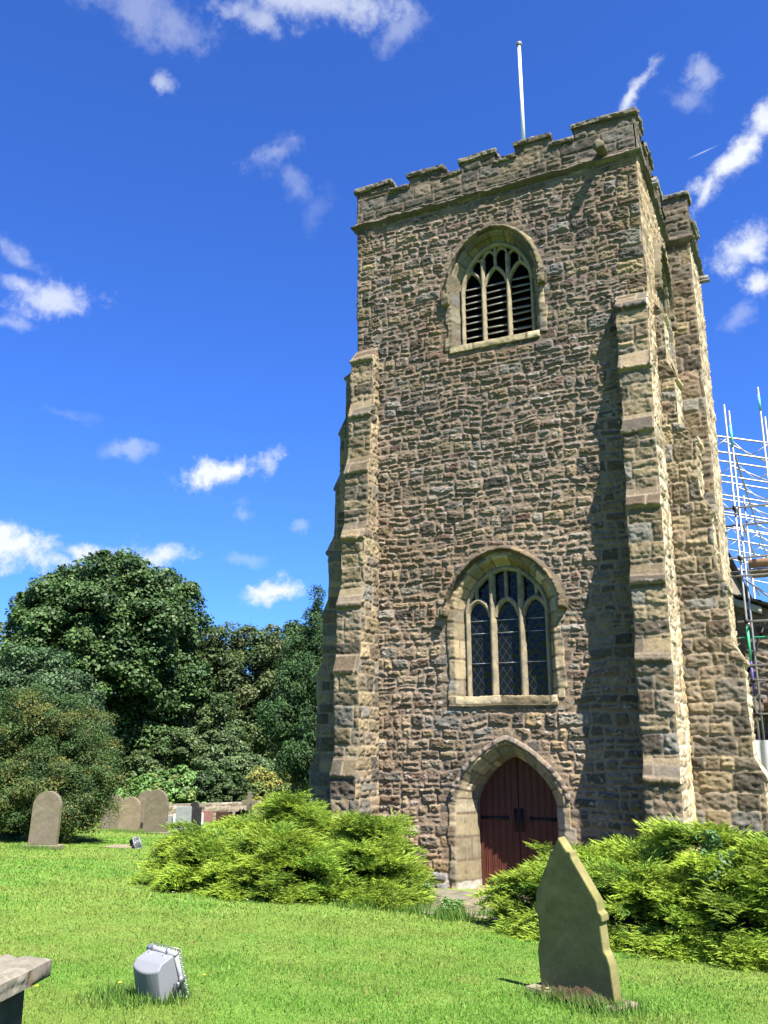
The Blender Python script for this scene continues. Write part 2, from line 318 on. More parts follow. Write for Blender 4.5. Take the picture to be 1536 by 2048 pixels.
def loft(mb, T, arch, prof, st, seed, kind='outline', drop=0, hmul=None, rr=.03, k=121, quoin=0, outer=None):
    """prof: list of (offset, outward)"""
    pr = []
    for (o0, w0), (o1, w1) in zip(prof[:-1], prof[1:]):
        m = max(1, int(math.hypot(o1 - o0, w1 - w0) / rr))
        for i in range(m): pr.append((o0 + (o1 - o0) * i / m, w0 + (w1 - w0) * i / m))
    pr.append(prof[-1]); pts = []
    for o, w in pr:
        x, z = arch.outline(o, drop, k=k) if kind == 'outline' else arch.arc(o, k)
        pts.append(np.stack([x, np.full_like(x, w), z], -1))
    G = np.stack(pts, 1)
    s = np.concatenate([[0], np.cumsum(np.linalg.norm(G[1:, 0] - G[:-1, 0], axis=-1))])
    u = np.concatenate([[0], np.cumsum([math.hypot(pr[i + 1][0] - pr[i][0], pr[i + 1][1] - pr[i][1]) for i in range(len(pr) - 1)])])
    B, A = np.meshgrid(s, u, indexing='ij')
    h, c = masonry(A, B, st, seed)
    if outer:
        _, c2 = masonry(A, B, outer[0], seed + 3); om_ = sstep(outer[1], outer[1] + .03, np.array([p[0] for p in pr]))[None, :, None]; c = c * (1 - om_) + c2 * om_
    dn = np.gradient(np.array([p[1] for p in pr])) if len(pr) > 2 else np.zeros(len(pr)); 
    du_ = np.gradient(np.array([p[0] for p in pr])) if len(pr) > 2 else np.ones(len(pr))
    ln = np.hypot(dn, du_) + 1e-9; wn = np.abs(du_) / ln          # displacement only outward part
    G = G.copy(); G[..., 1] += h * wn[None]
    if quoin:
        bk = np.floor(s / .31); q = quoin * (_h(bk, bk * 0 + 3, bk * 0, seed) ** 1.5); om = max(p[0] for p in pr); f = np.array([max(0, (p[0] - om + .12) / .12) for p in pr])
        on = np.sign(G[:, 0, 0] - arch.c) * np.clip(np.abs(G[:, 0, 0] - arch.c) / arch.hw, 0, 1) ** 4; G[..., 0] += (on * q)[:, None] * f[None]
    P = warp3(T(G[..., 0], G[..., 1], G[..., 2]))
    mb.add(P.reshape(-1, 3), gridquads(*A.shape), c=c.reshape(-1, 3))
def sweep(mb, T, pts, r_n, r_t, c=None):
    """bar of chamfered section along a polyline in the (a, z) plane; pts: (a, n, z)"""
    pts = np.asarray(pts, float); k = len(pts)
    tg = np.gradient(pts[:, [0, 2]], axis=0); tg /= np.linalg.norm(tg, axis=1)[:, None] + 1e-9; side = np.stack([-tg[:, 1], tg[:, 0]], -1)
    sec = [(-1, -.55), (-.35, -1), (.35, -1), (1, -.55), (1, .3), (.3, 1), (-.3, 1), (-1, .3)]
    V = []
    for sx, sn in sec: V.append(np.stack([pts[:, 0] + side[:, 0] * sx * r_t, pts[:, 1] + sn * r_n, pts[:, 2] + side[:, 1] * sx * r_t], -1))
    V = np.stack(V + [V[0]], 1); P = T(V[..., 0], V[..., 1], V[..., 2]); P = P + (vn3(P * 12, 77)[..., None] - .5) * .008
    mb.add(P.reshape(-1, 3), gridquads(k, len(sec) + 1), c=c)

# ------------------------------------------------------------------ ground
def gz(X, Y):
    X = np.asarray(X, float); Y = np.asarray(Y, float); dw = Y + 16.57
    s = np.where(dw < 24, dw, 24 + 10 * (1 - np.exp(-np.maximum(dw - 24, 0) / 10)))
    return 1.15 - .072 * s - .02 * np.clip(X - 8.6, -30, 15)
def build_ground():
    xs = np.unique(np.concatenate([np.linspace(-900, -60, 15), np.linspace(-60, -14, 40), np.linspace(-14, 14, 180), np.linspace(14, 60, 25), np.linspace(60, 900, 15)]))
    ys = np.unique(np.concatenate([np.linspace(-500, -20, 12), np.linspace(-20, 6, 170), np.linspace(6, 60, 70), np.linspace(60, 1200, 18)]))
    X, Y = np.meshgrid(xs, ys, indexing='ij'); Z = gz(X, Y) + (fbm(X * .6, Y * .6, 3, 5) - .5) * .06
    mb = MB(); mb.add(np.stack([X, Y, Z], -1).reshape(-1, 3), gridquads(*X.shape))
    m = mat('lawn_soil', (.125, .215, .035), .95, nscale=1.3, namt=.25, col2=(.19, .235, .055), c2scale=.7, c2lo=.45, c2hi=.75, spec=.1, bump=.02, bscale=25)
    o = mb.build('ground', m, smooth=True); tag(o, kind='structure')
build_ground()
def gnoise(X, Y): return gz(X, Y) + (fbm(np.asarray(X, float) * .6, np.asarray(Y, float) * .6, 3, 5) - .5) * .06

# ------------------------------------------------------------------ tower
tower = empty('church_tower', (0, 0, 0))
tag(tower, 'tall square medieval rubble stone church tower with battlements, stepped buttresses and pointed west doorway', 'church tower')
ZSTR = 14.53
LOW = Arch(3.25, .84, 3.58, 5.28, .85, 1.7, .56)
UPP = Arch(3.305, .81, 10.99, 12.3, 1.07, 1.9, .52)
DOOR = Arch(3.22, .785, .07, 1.58, .88, 1.38, .62)
BEL_S = Arch(2.35, .81, 10.99, 12.3, .98, 1.9, .52)
def wall_face(mb, T, length, z0, z1, arches, res, seed, quoin=True, style=None):
    A, Z = np.meshgrid(np.linspace(0, length, int(length / res) + 1), np.linspace(z0, z1, int((z1 - z0) / res) + 1), indexing='ij')
    h, c = masonry(A, Z, style or RUB, seed); h2, c2 = masonry(A, Z, style or ASH, seed + 50)
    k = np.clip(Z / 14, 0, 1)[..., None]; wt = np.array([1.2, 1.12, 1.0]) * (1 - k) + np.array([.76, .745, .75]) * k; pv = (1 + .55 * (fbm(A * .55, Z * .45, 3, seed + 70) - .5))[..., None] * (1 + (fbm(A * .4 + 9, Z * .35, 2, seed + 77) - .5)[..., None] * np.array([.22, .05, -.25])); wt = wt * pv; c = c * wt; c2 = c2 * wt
    if quoin:
        row = np.floor(Z / .33); qw = .26 + .34 * _h(row, row * 0, row * 0, seed); e = np.minimum(A, length - A)
        m = sstep(.015, -.015, e - qw); h = h * (1 - m) + h2 * m; c = c * (1 - m[..., None]) + c2 * m[..., None]
    hm = np.ones_like(A)
    e = np.minimum(A, length - A); hm *= sstep(0, .03, e)
    Ac = (A[1:, 1:] + A[:-1, :-1]) / 2; Zc = (Z[1:, 1:] + Z[:-1, :-1]) / 2; keep = np.ones(Ac.shape, bool)
    for ar, o in arches:
        keep &= ~ar.inside(Ac, Zc, o, .1)
        hm = np.where(ar.inside(A, Z, o + .32, .25), np.minimum(hm, .4), hm); hm = np.where(ar.inside(A, Z, o + .14, .25), np.minimum(hm, .12), hm)
    P = T(A, h * hm, Z); mb.add(warp3(P).reshape(-1, 3), gridquads(*A.shape, keep), c=c.reshape(-1, 3))
def build_walls():
    mb = MB()
    wall_face(mb, TW, WID, -.15, ZSTR, [(LOW, .17), (UPP, .14), (DOOR, .26)], .0125, 11)
    wall_face(mb, TS, DEP, -.15, ZSTR, [(BEL_S, .14)], .035, 12, style=SUNLIT_CREAM)
    wall_face(mb, TN, DEP, -.15, ZSTR, [], .05, 13)
    wall_face(mb, TE, WID, -.15, ZSTR, [], .08, 14)
    mb.build('wall', M_STONE, tower)
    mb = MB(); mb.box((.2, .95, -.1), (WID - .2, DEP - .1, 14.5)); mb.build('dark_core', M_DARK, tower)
build_walls()

# buttresses: lip heights and projections
LZ = [10.965, 9.62, 8.30, 6.83, 5.40, 4.06, 2.09]
def buttress(T, a0, a1, pr, seed, name='buttress', south=None):
    mb = MB(); prof = [(0.0, LZ[0] + .42)]
    for i, (z, p) in enumerate(zip(LZ, pr)):
        pin = p - .055
        if i > 0: prof.append((pr[i - 1] - .055, z + .40))
        prof += [(p - .01, z + .055), (p, z + .045), (p - .004, z), (pin, z - .02)]
    prof.append((pr[-1] - .05, .45)); prof.append((pr[-1] + .06, .36)); prof.append((pr[-1] + .06, -.2))
    # resample
    rs = []
    for (p0, z0), (p1, z1) in zip(prof[:-1], prof[1:]):
        m = max(1, int(math.hypot(p1 - p0, z1 - z0) / .024)); slope = (p1 - p0 > .02 and z0 - z1 > .2)
        nl = math.hypot(p1 - p0, z1 - z0); nn = ((z0 - z1) / nl, (p1 - p0) / nl)
        for i in range(m): rs.append((p0 + (p1 - p0) * i / m, z0 + (z1 - z0) * i / m, nn[0], nn[1], 1.0 if slope else 0.0))
    rs.append((*prof[-1], 1, 0, 0)); rs = np.array(rs)
    na = int((a1 - a0) / .022) + 1; al = np.linspace(a0, a1, na)
    A = np.repeat(al[:, None], len(rs), 1); Pn = np.repeat(rs[None, :, 0], na, 0); Z = np.repeat(rs[None, :, 1], na, 0)
    z00 = T(np.array(0.), np.array(0.), np.array(0.))
    nvec = (T(np.zeros(len(rs)), rs[:, 2], rs[:, 3]) - z00)[None]
    hm = 1 - .72 * np.repeat(rs[None, :, 4], na, 0)
    tint = np.where(rs[:, 4] > .5, .92, 1.0)[None, :, None] * np.ones((1, 1, 3))
    patch(mb, A, Z, T(A, Pn, Z), nvec, SUNLIT_CREAM if south == 'f' else dict(ASH, lmin=.34, lmax=1.0, rough=.036), seed, hmul=hm, tint=tint)
    pm = rs[:, 0].max(); nt_ = max(4, int(pm / .03)); t = np.linspace(0, 1, nt_ + 1)
    Pn = t[:, None] * rs[None, :, 0]; Z = np.repeat(rs[None, :, 1], nt_ + 1, 0)
    for aa, dx, sd in ((a0, -1, 1), (a1, 1, 2)):
        A = np.full_like(Pn, aa); nv = T(np.array(float(dx)), np.array(0.), np.array(0.)) - z00
        patch(mb, Pn + aa, Z, T(A, Pn, Z), nv, SUNLIT_CREAM if south == 'r' and dx > 0 else dict(ASH, hmin=.2, hmax=.42, lmin=.22, lmax=.7, rough=.042, mortar=(.34, .27, .18)), seed + sd, fade=.03)
    return mb.build(name, M_STONE, tower)
PW = [.339, .445, .589, .718, .857, .95, 1.06]
buttress(TW, 0.0, .545, PW, 21)
buttress(TW, WID - .60, WID - .005, PW, 24, south='r')
buttress(TS, .45, 1.12, [.24, .37, .63, .78, .92, 1.09, 1.22], 27, south='f')
buttress(TN, .45, 1.05, [.58, .72, .84, .98, 1.10, 1.23, 1.36], 30)

# string course and parapet
def rect_sweep(mb, x0, x1, y0, y1, prof, st, seed, res=.035):
    """moulding round the rectangle; prof: (outward, z)"""
    cor = [(x0, y0), (x1, y0), (x1, y1), (x0, y1), (x0, y0)]; dr = [(-1, -1), (1, -1), (1, 1), (-1, 1), (-1, -1)]
    pr = np.array(prof)
    for i in range(4):
        L = math.dist(cor[i], cor[i + 1]); n = int(L / res); t = np.linspace(0, 1, n + 1); k = []
        for o, z in prof:
            c0 = np.array([cor[i][0] + dr[i][0] * o, cor[i][1] + dr[i][1] * o]); c1 = np.array([cor[i + 1][0] + dr[i + 1][0] * o, cor[i + 1][1] + dr[i + 1][1] * o])
            xy = c0[None] + (c1 - c0)[None] * t[:, None]; k.append(np.hstack([xy, np.full((n + 1, 1), z)]))
        G = np.stack(k, 1); u = np.concatenate([[0], np.cumsum(np.hypot(*np.diff(pr, axis=0).T))]); B, A = np.meshgrid(t * L, u, indexing='ij')
        h, c = masonry(A, B, st, seed + i); nrm = np.array([(0, -1, 0), (1, 0, 0), (0, 1, 0), (-1, 0, 0)][i], float)
        lump = (fbm(B * 3, A * 5, 3, seed) - .5) * .05
        G = G + nrm * (h + lump)[..., None] * (u[None, :, None] > 0) * (u[None, :, None] < u[-1]); G[..., 2] += (lump * .5)
        mb.add(warp3(G).reshape(-1, 3), gridquads(*A.shape), c=c.reshape(-1, 3))
STR = dict(HOOD, gain=.62, pal=[(.17, .15, .12), (.2, .175, .135), (.14, .125, .1), (.23, .2, .16)], lmin=.05, lmax=.2, hmin=.5, hmax=.9)
mb = MB(); rect_sweep(mb, 0, WID, 0, DEP, [(-.05, 14.45), (.03, 14.47), (.06, 14.515), (.11, 14.53), (.115, 14.555), (.08, 14.58), (.03, 14.63), (-.05, 14.65)], STR, 60)
mb.build('string_course', M_STONE, tower)
MER_W = [(0, .88), (1.37, 2.2), (2.65, 3.45), (3.95, 4.68), (5.23, WID)]
MER_S = [(0, .75), (1.25, 2.1), (2.6, 3.45), (3.95, 4.8), (5.3, DEP)]
def parapet():
    mb = MB(); zc = 15.22; zm = 15.47
    for T, L, mer, sd in ((TW, WID, MER_W, 70), (TS, DEP, MER_S, 90), (TE, WID, MER_W, 110), (TN, DEP, MER_S, 130)):
        r = .022 if T is TW else .04
        mbox(mb, T, 0, L, -.33, .025, 14.62, zc, PAR, sd, r, 'fk')
        for i, (a, b) in enumerate(mer): mbox(mb, T, a, b, -.33, .025, zc, zm, PAR, sd + i * 3 + 10, r, 'fklr')
    mb.build('parapet', M_STONE, tower)
    mb = MB(); cp = dict(HOOD, lmin=.3, lmax=.6, hmin=.4, hmax=.7, pal=[(.16, .14, .115), (.19, .165, .13), (.13, .115, .095), (.24, .22, .18)])
    for T, L, mer, sd in ((TW, WID, MER_W, 170), (TS, DEP, MER_S, 190), (TE, WID, MER_W, 210), (TN, DEP, MER_S, 230)):
        r = .02 if T is TW else .04; prev = None
        for i, (a, b) in enumerate(mer):
            mbox(mb, T, a - (.05 if a > 0 else .06), b + (.05 if b < L else .06), -.40, .09, zm, zm + .095, cp, sd + i, r, 'fklrtb')
            if i: mbox(mb, T, mer[i - 1][1], a, -.38, .08, zc, zc + .085, cp, sd + i + 8, r, 'fktb')
    mb.build('coping', M_STONE, tower)
parapet()
mb = MB(); mb.box((.3, .3, 14.4), (WID - .3, DEP - .3, 14.55)); mb.build('roof_deck', M_SLATE, tower)
# gargoyle on the west parapet and spouts on the south side
def lump_chain(name, pts, rad, mat_, parent, seed=3):
    mb = MB()
    pts = np.array(pts, float); n = 14; V = []
    for i, (p, r) in enumerate(zip(pts, rad)):
        d = pts[min(i + 1, len(pts) - 1)] - pts[max(i - 1, 0)]; d /= np.linalg.norm(d); a = np.cross(d, (0, 0, 1)); a /= np.linalg.norm(a); b = np.cross(a, d)
        th = np.linspace(0, 2 * np.pi, n + 1); V.append(p + np.cos(th)[:, None] * a * r + np.sin(th)[:, None] * b * r * 1.1)
    V = np.stack(V, 0); V = V + (vn3(V * 9, seed)[..., None] - .5) * .06; V[:, -1] = V[:, 0]
    mb.add(V.reshape(-1, 3), gridquads(*V.shape[:2]), c=(.12, .105, .07)); return mb.build(name, mat_, parent)
lump_chain('gargoyle', [(5.80, .1, 14.74), (5.80, -.12, 14.73), (5.79, -.25, 14.72), (5.79, -.36, 14.70), (5.78, -.44, 14.62), (5.78, -.47, 14.56)], [.10, .12, .085, .105, .08, .001], M_STONE, tower)
def spout(x, y, z):
    mb = MB(); mb.box((x, y - .07, z), (x + .32, y + .07, z + .035), c=(.17, .165, .15)); mb.box((x, y - .07, z + .035), (x + .30, y - .045, z + .15), c=(.17, .165, .15)); mb.box((x, y + .045, z + .035), (x + .30, y + .07, z + .15), c=(.17, .165, .15))
    mb.build('water_spout', M_STONE, tower)
spout(WID - .1, 1.45, 14.62)

# ------------------------------------------------------------------ windows and door
def bar_arc(cx, hw, zs, rise, n, p=1.6, q=.6, k=17):
    a = Arch(cx, hw, 0, zs, rise, p, q); x, z = a.arc(0, k); return np.stack([x, np.full_like(x, n), z], -1)
def hood(T, ar, off, parent, st, seed, drop, pj=.15):
    mb = MB(); pr = [(off - .02, -.02), (off, pj * .7), (off + .02, pj), (off + .065, pj * .9), (off + .11, .02), (off + .12, -.04)]
    loft(mb, T, ar, pr, st, seed, 'arc', rr=.02, k=131)
    for s in (-1, 1):     # hood stops
        a = ar.c + s * (ar.hw + off + .07)
        mbox(mb, T, a - .085, a + .07, -.03, pj - .01, ar.zs - drop, ar.zs + .05, dict(st, rough=.03), seed + 5 + s, .025, 'flrtb')
    return mb.build('hood_mould', M_STONE, parent)
def lead_glass():
    m = mat('leaded_glass', (.004, .006, .008), .12, spec=.22); nt = m.node_tree; N = nt.nodes.new; L = nt.links.new; p = nt.nodes['Principled BSDF']
    tc = N('ShaderNodeTexCoord'); sx = N('ShaderNodeSeparateXYZ'); L(tc.outputs['Object'], sx.inputs[0])
    def ma(op, a, b):
        v = N('ShaderNodeMath'); v.operation = op
        for i, x in enumerate((a, b)):
            if isinstance(x, (int, float)): v.inputs[i].default_value = x
            else: L(x, v.inputs[i])
        return v.outputs[0]
    u = ma('MULTIPLY', ma('ADD', sx.outputs[0], sx.outputs[1]), 6.6); z = ma('MULTIPLY', sx.outputs[2], 4.6)
    def line(e): return ma('LESS_THAN', ma('ABSOLUTE', ma('SUBTRACT', ma('FRACT', e, 0), .5), 0), .032)
    f = ma('MAXIMUM', line(ma('ADD', u, z)), line(ma('SUBTRACT', u, z)))
    mx = N('ShaderNodeMix'); mx.data_type = 'RGBA'; L(f, mx.inputs[0]); mx.inputs[6].default_value = (.004, .0055, .007, 1); mx.inputs[7].default_value = (.03, .033, .035, 1); L(mx.outputs[2], p.inputs['Base Color'])
    mr = N('ShaderNodeMapRange'); mr.inputs['To Min'].default_value = .10; mr.inputs['To Max'].default_value = .6; L(f, mr.inputs['Value']); L(mr.outputs[0], p.inputs['Roughness'])
    n = N('ShaderNodeTexNoise'); n.inputs['Scale'].default_value = 7; L(tc.outputs['Object'], n.inputs['Vector']); b = N('ShaderNodeBump'); b.inputs['Distance'].default_value = .02; L(n.outputs['Fac'], b.inputs['Height']); L(b.outputs[0], p.inputs['Normal'])
    return m
M_GLASS = lead_glass()
def pane(T, ar, n, parent, name='glass_pane', material=None):
    x, z = ar.outline(0, k=25); mb = MB(); k = len(x); ctr = T(np.array([ar.c]), np.array([n]), np.array([(ar.z0 + ar.zs) / 2]))
    V = np.vstack([T(x, np.full(k, n), z), ctr]); mb.add(V, t=[(i, (i + 1) % k, k) for i in range(k)]); return mb.build(name, material or M_GLASS, parent)
def surround(T, ar, st, seed, name, parent, face=.40, cham=.16, depth=.28, drop=.04, mold=True):
    mb = MB()
    prof = [(face, -.06), (face - .005, .022), (cham + .02, .028), (cham, .02)]
    if mold: prof += [(cham - .05, -.07), (cham - .03, -.10), (cham * .35, -depth * .72), (.02, -depth * .8), (0, -depth)]
    else: prof += [(0, -depth)]
    prof.append((0, -depth - .15))
    loft(mb, T, ar, prof, st, seed, rr=.02, drop=drop, quoin=.09, outer=(dict(ASH, gain=.95), cham + .03))
    return mb.build(name, M_DRESSED, parent)

# lower west window
win = empty('window', (0, 0, 0)); win.parent = tower; win['label'] = 'pointed three light window with leaded glass under a hood mould'
surround(TW, LOW, DRS, 301, 'window_frame', win, face=.30)
hood(TW, LOW, .29, win, dict(HOOD, gain=.58), 310, .10, .17)
mb = MB(); mbox(mb, TW, LOW.c - LOW.hw - .30, LOW.c + LOW.hw + .16, -.34, .05, LOW.z0 - .17, LOW.z0, DRS, 320, .025, 'flrtb'); mb.build('sill', M_DRESSED, win)
GN = -.27
for s, a in enumerate((2.965, 3.555)):
    mb = MB(); n = 40; z = np.linspace(LOW.z0 - .02, LOW.zs + LOW.rise * .94, n); sweep(mb, TW, np.stack([np.full(n, a), np.full(n, GN + .03), z], -1), .10, .062); mb.build('mullion', M_TRACERY, win)
mb = MB(); LC = (2.67, 3.26, 3.84); LHW = .235
for c in LC: sweep(mb, TW, bar_arc(c, LHW + .02, 5.14, .35, GN + .02, 1.7, .6), .07, .05)
for c in (2.63, 3.255, 3.87):
    top = LOW.zs + LOW.rise * (1 - (abs(c - LOW.c) / LOW.hw) ** LOW.p) ** LOW.q; z = np.linspace(5.50, top, 8); sweep(mb, TW, np.stack([np.full(8, c), np.full(8, GN + .015), z], -1), .055, .036)
sweep(mb, TW, np.stack([LOW.arc(-.02, 41)[0], np.full(41, GN + .03), LOW.arc(-.02, 41)[1]], -1), .07, .05)
for s in (-1, 1): sweep(mb, TW, np.stack([np.full(20, LOW.c + s * (LOW.hw - .02)), np.full(20, GN + .03), np.linspace(LOW.z0, LOW.zs, 20)], -1), .07, .045)
mb.build('tracery', M_TRACERY, win)
for c in LC: pane(TW, Arch(c, LHW + .05, LOW.z0 - .02, 5.14, .37, 1.7, .6), GN - .02, win)
pane(TW, Arch(LOW.c, LOW.hw, 5.0, LOW.zs, LOW.rise, LOW.p, LOW.q), GN - .06, win)
for c in LC:
    for z in (4.24, 4.83, 5.14 - .06):
        mb = MB(); mb.tube(TW(np.array(c - LHW), np.array(GN + .0), np.array(z)), TW(np.array(c + LHW), np.array(GN + .0), np.array(z)), .008); mb.build('glazing_bar', M_STEEL, win)

# belfry windows
def belfry(T, ar, seed, label):
    w = empty('belfry_window', (0, 0, 0)); w.parent = tower; w['label'] = label
    surround(T, ar, dict(DRS, gain=.60, pal=[(.27, .23, .155), (.30, .25, .165), (.24, .21, .15), (.33, .26, .15), (.24, .225, .19)]), seed, 'window_frame', w, face=.27)
    hood(T, ar, .20, w, dict(HOOD, gain=.7, pal=[(.17, .145, .09), (.20, .165, .10), (.15, .135, .085)], pw=[.4, .3, .3]), seed + 9, .28, .14)
    mb = MB(); mbox(mb, T, ar.c - ar.hw - .22, ar.c + ar.hw + .16, -.34, .04, ar.z0 - .13, ar.z0, DRS, seed + 20, .03, 'flrtb'); mb.build('sill', M_DRESSED, w)
    cs = [ar.c - .575, ar.c - .02, ar.c + .54]
    for a in (ar.c - .305, ar.c + .265):
        mb = MB(); n = 30; z = np.linspace(ar.z0 - .02, ar.zs + .75, n); sweep(mb, T, np.stack([np.full(n, a), np.full(n, GN + .03), z], -1), .09, .05); mb.build('mullion', M_TRACERY, w)
    mb = MB()
    for c in cs: sweep(mb, T, bar_arc(c, .265, 12.40, .42, GN + .02, 1.4, .7), .06, .042)
    for c in cs:
        t0 = ar.zs + ar.rise * (1 - min(1, abs(c - ar.c) / ar.hw) ** ar.p) ** ar.q; z = np.linspace(12.82, max(t0, 12.9), 8); sweep(mb, T, np.stack([np.full(8, c), np.full(8, GN + .02), z], -1), .05, .032)
    # small heads of the upper lights
    for c, zt in ((ar.c - .44, 12.93), (ar.c - .16, 13.08), (ar.c + .12, 13.1), (ar.c + .40, 12.98)): sweep(mb, T, bar_arc(c, .13, zt, .16, GN + .02, 1.7, .6, 9), .045, .03)
    sweep(mb, T, np.stack([ar.arc(-.02, 41)[0], np.full(41, GN + .03), ar.arc(-.02, 41)[1]], -1), .07, .05)
    for s in (-1, 1): sweep(mb, T, np.stack([np.full(20, ar.c + s * (ar.hw - .02)), np.full(20, GN + .03), np.linspace(ar.z0, ar.zs, 20)], -1), .07, .045)
    mb.build('tracery', M_TRACERY, w)
    rng = np.random.default_rng(seed)
    for i, c in enumerate(cs):
        mb = MB()
        for k, z in enumerate(np.linspace(11.10, 12.42, 9)):
            z = z + rng.uniform(-.012, .012); t = rng.uniform(-.02, .02); x0, x1 = c - .26, c + .26; th = .028
            a = np.array([x0, x1, x1, x0, x0, x1, x1, x0]); nn = np.array([GN + .03, GN + .03, GN - .20, GN - .20] * 2); zz = np.array([z, z + t, z + .17 + t, z + .17, z - th, z - th + t, z + .17 - th + t, z + .17 - th])
            P = T(a, nn, zz); mb.add(P, [(0, 1, 2, 3), (7, 6, 5, 4), (0, 4, 5, 1), (1, 5, 6, 2), (2, 6, 7, 3), (3, 7, 4, 0)])
        mb.build('louvre_panel', mat('louvre_stone', (.20, .18, .15), .9, nscale=6, namt=.3) if 'louvre_stone' not in bpy.data.materials else bpy.data.materials['louvre_stone'], w)
    pane(T, ar, GN - .26, w, 'void', M_DARK)
belfry(TW, UPP, 401, 'arched louvred belfry window in the west face under the battlements')
belfry(TS, BEL_S, 441, 'arched louvred belfry window in the south face')

# west doorway
dw_ = empty('doorway', (0, 0, 0)); dw_.parent = tower; dw_['label'] = 'pointed arched doorway with weathered pale stone jambs'
DJ = dict(DRS, hmin=.28, hmax=.44, pal=[(.38, .31, .19), (.34, .28, .18), (.30, .25, .17), (.42, .35, .23), (.33, .31, .27)])
mb = MB(); loft(mb, TW, DOOR, [(.38, -.06), (.37, .025), (.27, .03), (.25, .01), (.17, -.10), (.16, -.14), (.11, -.16), (.10, -.21), (.02, -.42), (0, -.46), (0, -.74)], DJ, 501, rr=.02, drop=.12, k=121, quoin=.10, outer=(dict(ASH, gain=.95), .24))
mb.build('door_surround', M_DRESSED, dw_)
mb = MB(); loft(mb, TW, Arch(DOOR.c, DOOR.hw, 0, DOOR.zs + .1, DOOR.rise - .1, 1.3, .62), [(.29, -.05), (.30, .045), (.33, .06), (.40, .035), (.42, -.04)], dict(RUB, lmin=.3, hmin=.12, hmax=.24, rough=.045, wob=.03), 510, 'arc', rr=.02, k=131); mb.build('voussoir_ring', M_STONE, dw_)
def door_mat():
    m = mat('red_brown_door_planks', (.078, .021, .013), .55, nscale=5, namt=.25, spec=.3); nt = m.node_tree; N = nt.nodes.new; L = nt.links.new; p = nt.nodes['Principled BSDF']
    tc = N('ShaderNodeTexCoord'); mp = N('ShaderNodeMapping'); mp.inputs['Scale'].default_value = (40, 1, 1.2); L(tc.outputs['Object'], mp.inputs[0]); n = N('ShaderNodeTexNoise'); n.inputs['Scale'].default_value = 2; n.inputs['Detail'].default_value = 4; L(mp.outputs[0], n.inputs['Vector'])
    b = N('ShaderNodeBump'); b.inputs['Distance'].default_value = .004; L(n.outputs['Fac'], b.inputs['Height']); L(b.outputs[0], p.inputs['Normal']); return m
M_DOOR = door_mat()
def door_leaf(x0, x1, label):
    mb = MB(); n = 6; w = (x1 - x0) / n
    for i in range(n):
        a = x0 + i * w + .002; b = x0 + (i + 1) * w - .002; xs = np.linspace(a, b, 5)
        top = DOOR.zs + DOOR.rise * (1 - np.clip(np.abs(xs - DOOR.c) / DOOR.hw, 0, 1) ** DOOR.p) ** DOOR.q
        for j in range(4):
            z0 = .085; V = TW(np.array([xs[j], xs[j + 1], xs[j + 1], xs[j]] * 2), np.array([-.63] * 4 + [-.68] * 4), np.array([z0, z0, top[j + 1], top[j]] * 2))
            mb.add(V, [(0, 1, 2, 3), (0, 3, 7, 4), (1, 5, 6, 2)] if j in (0, 3) else [(0, 1, 2, 3)])
    mb.add(TW(np.array([x0, x1, x1, x0]), np.full(4, -.66), np.array([.08, .08, 1.5, 1.5])), [(0, 1, 2, 3)], c=(.5, .5, .5))
    o = mb.build('door', M_DOOR, tower); return o
for x0, x1, s in ((DOOR.c - DOOR.hw, DOOR.c - .006, 1), (DOOR.c + .006, DOOR.c + DOOR.hw, -1)):
    o = door_leaf(x0, x1, '')
    mb = MB(); xh = x0 + .02 if s > 0 else x1 - .02
    mb.box((min(xh, xh + s * .5), .615, 1.29), (max(xh, xh + s * .5), .629, 1.345)); mb.box((min(xh + s * .5, xh + s * .56), .615, 1.275), (max(xh + s * .5, xh + s * .56), .629, 1.36)); mb.build('hinge_strap', M_IRON, o)
    mb = MB(); xm = x1 - .055 if s > 0 else x0 + .055; mb.box((xm - .035, .62, 1.08), (xm + .035, .629, 1.50)); mb.tube((xm, .59, 1.18), (xm, .59, 1.40), .012); mb.tube((xm, .59, 1.18), (xm, .626, 1.18), .012); mb.tube((xm, .59, 1.40), (xm, .626, 1.40), .012); mb.build('handle', M_IRON, o)
mb = MB(); mbox(mb, TW, DOOR.c - .8, DOOR.c + .8, -.74, .02, -.02, .085, DRS, 520, .04, 'ft'); mb.build('threshold', M_DRESSED, dw_)
mb = MB(); mbox(mb, TW, 1.22, 2.0, -.1, .14, -.03, .33, dict(ASH, hmin=.5, hmax=.8, lmin=1.5, lmax=2, pal=[(.27, .26, .25), (.30, .29, .28), (.25, .24, .235), (.27, .26, .25), (.3, .29, .28), (.28, .27, .26), (.27, .26, .25)]), 530, .025, 'flrt'); mb.build('plinth_stone', M_STONE, tower)
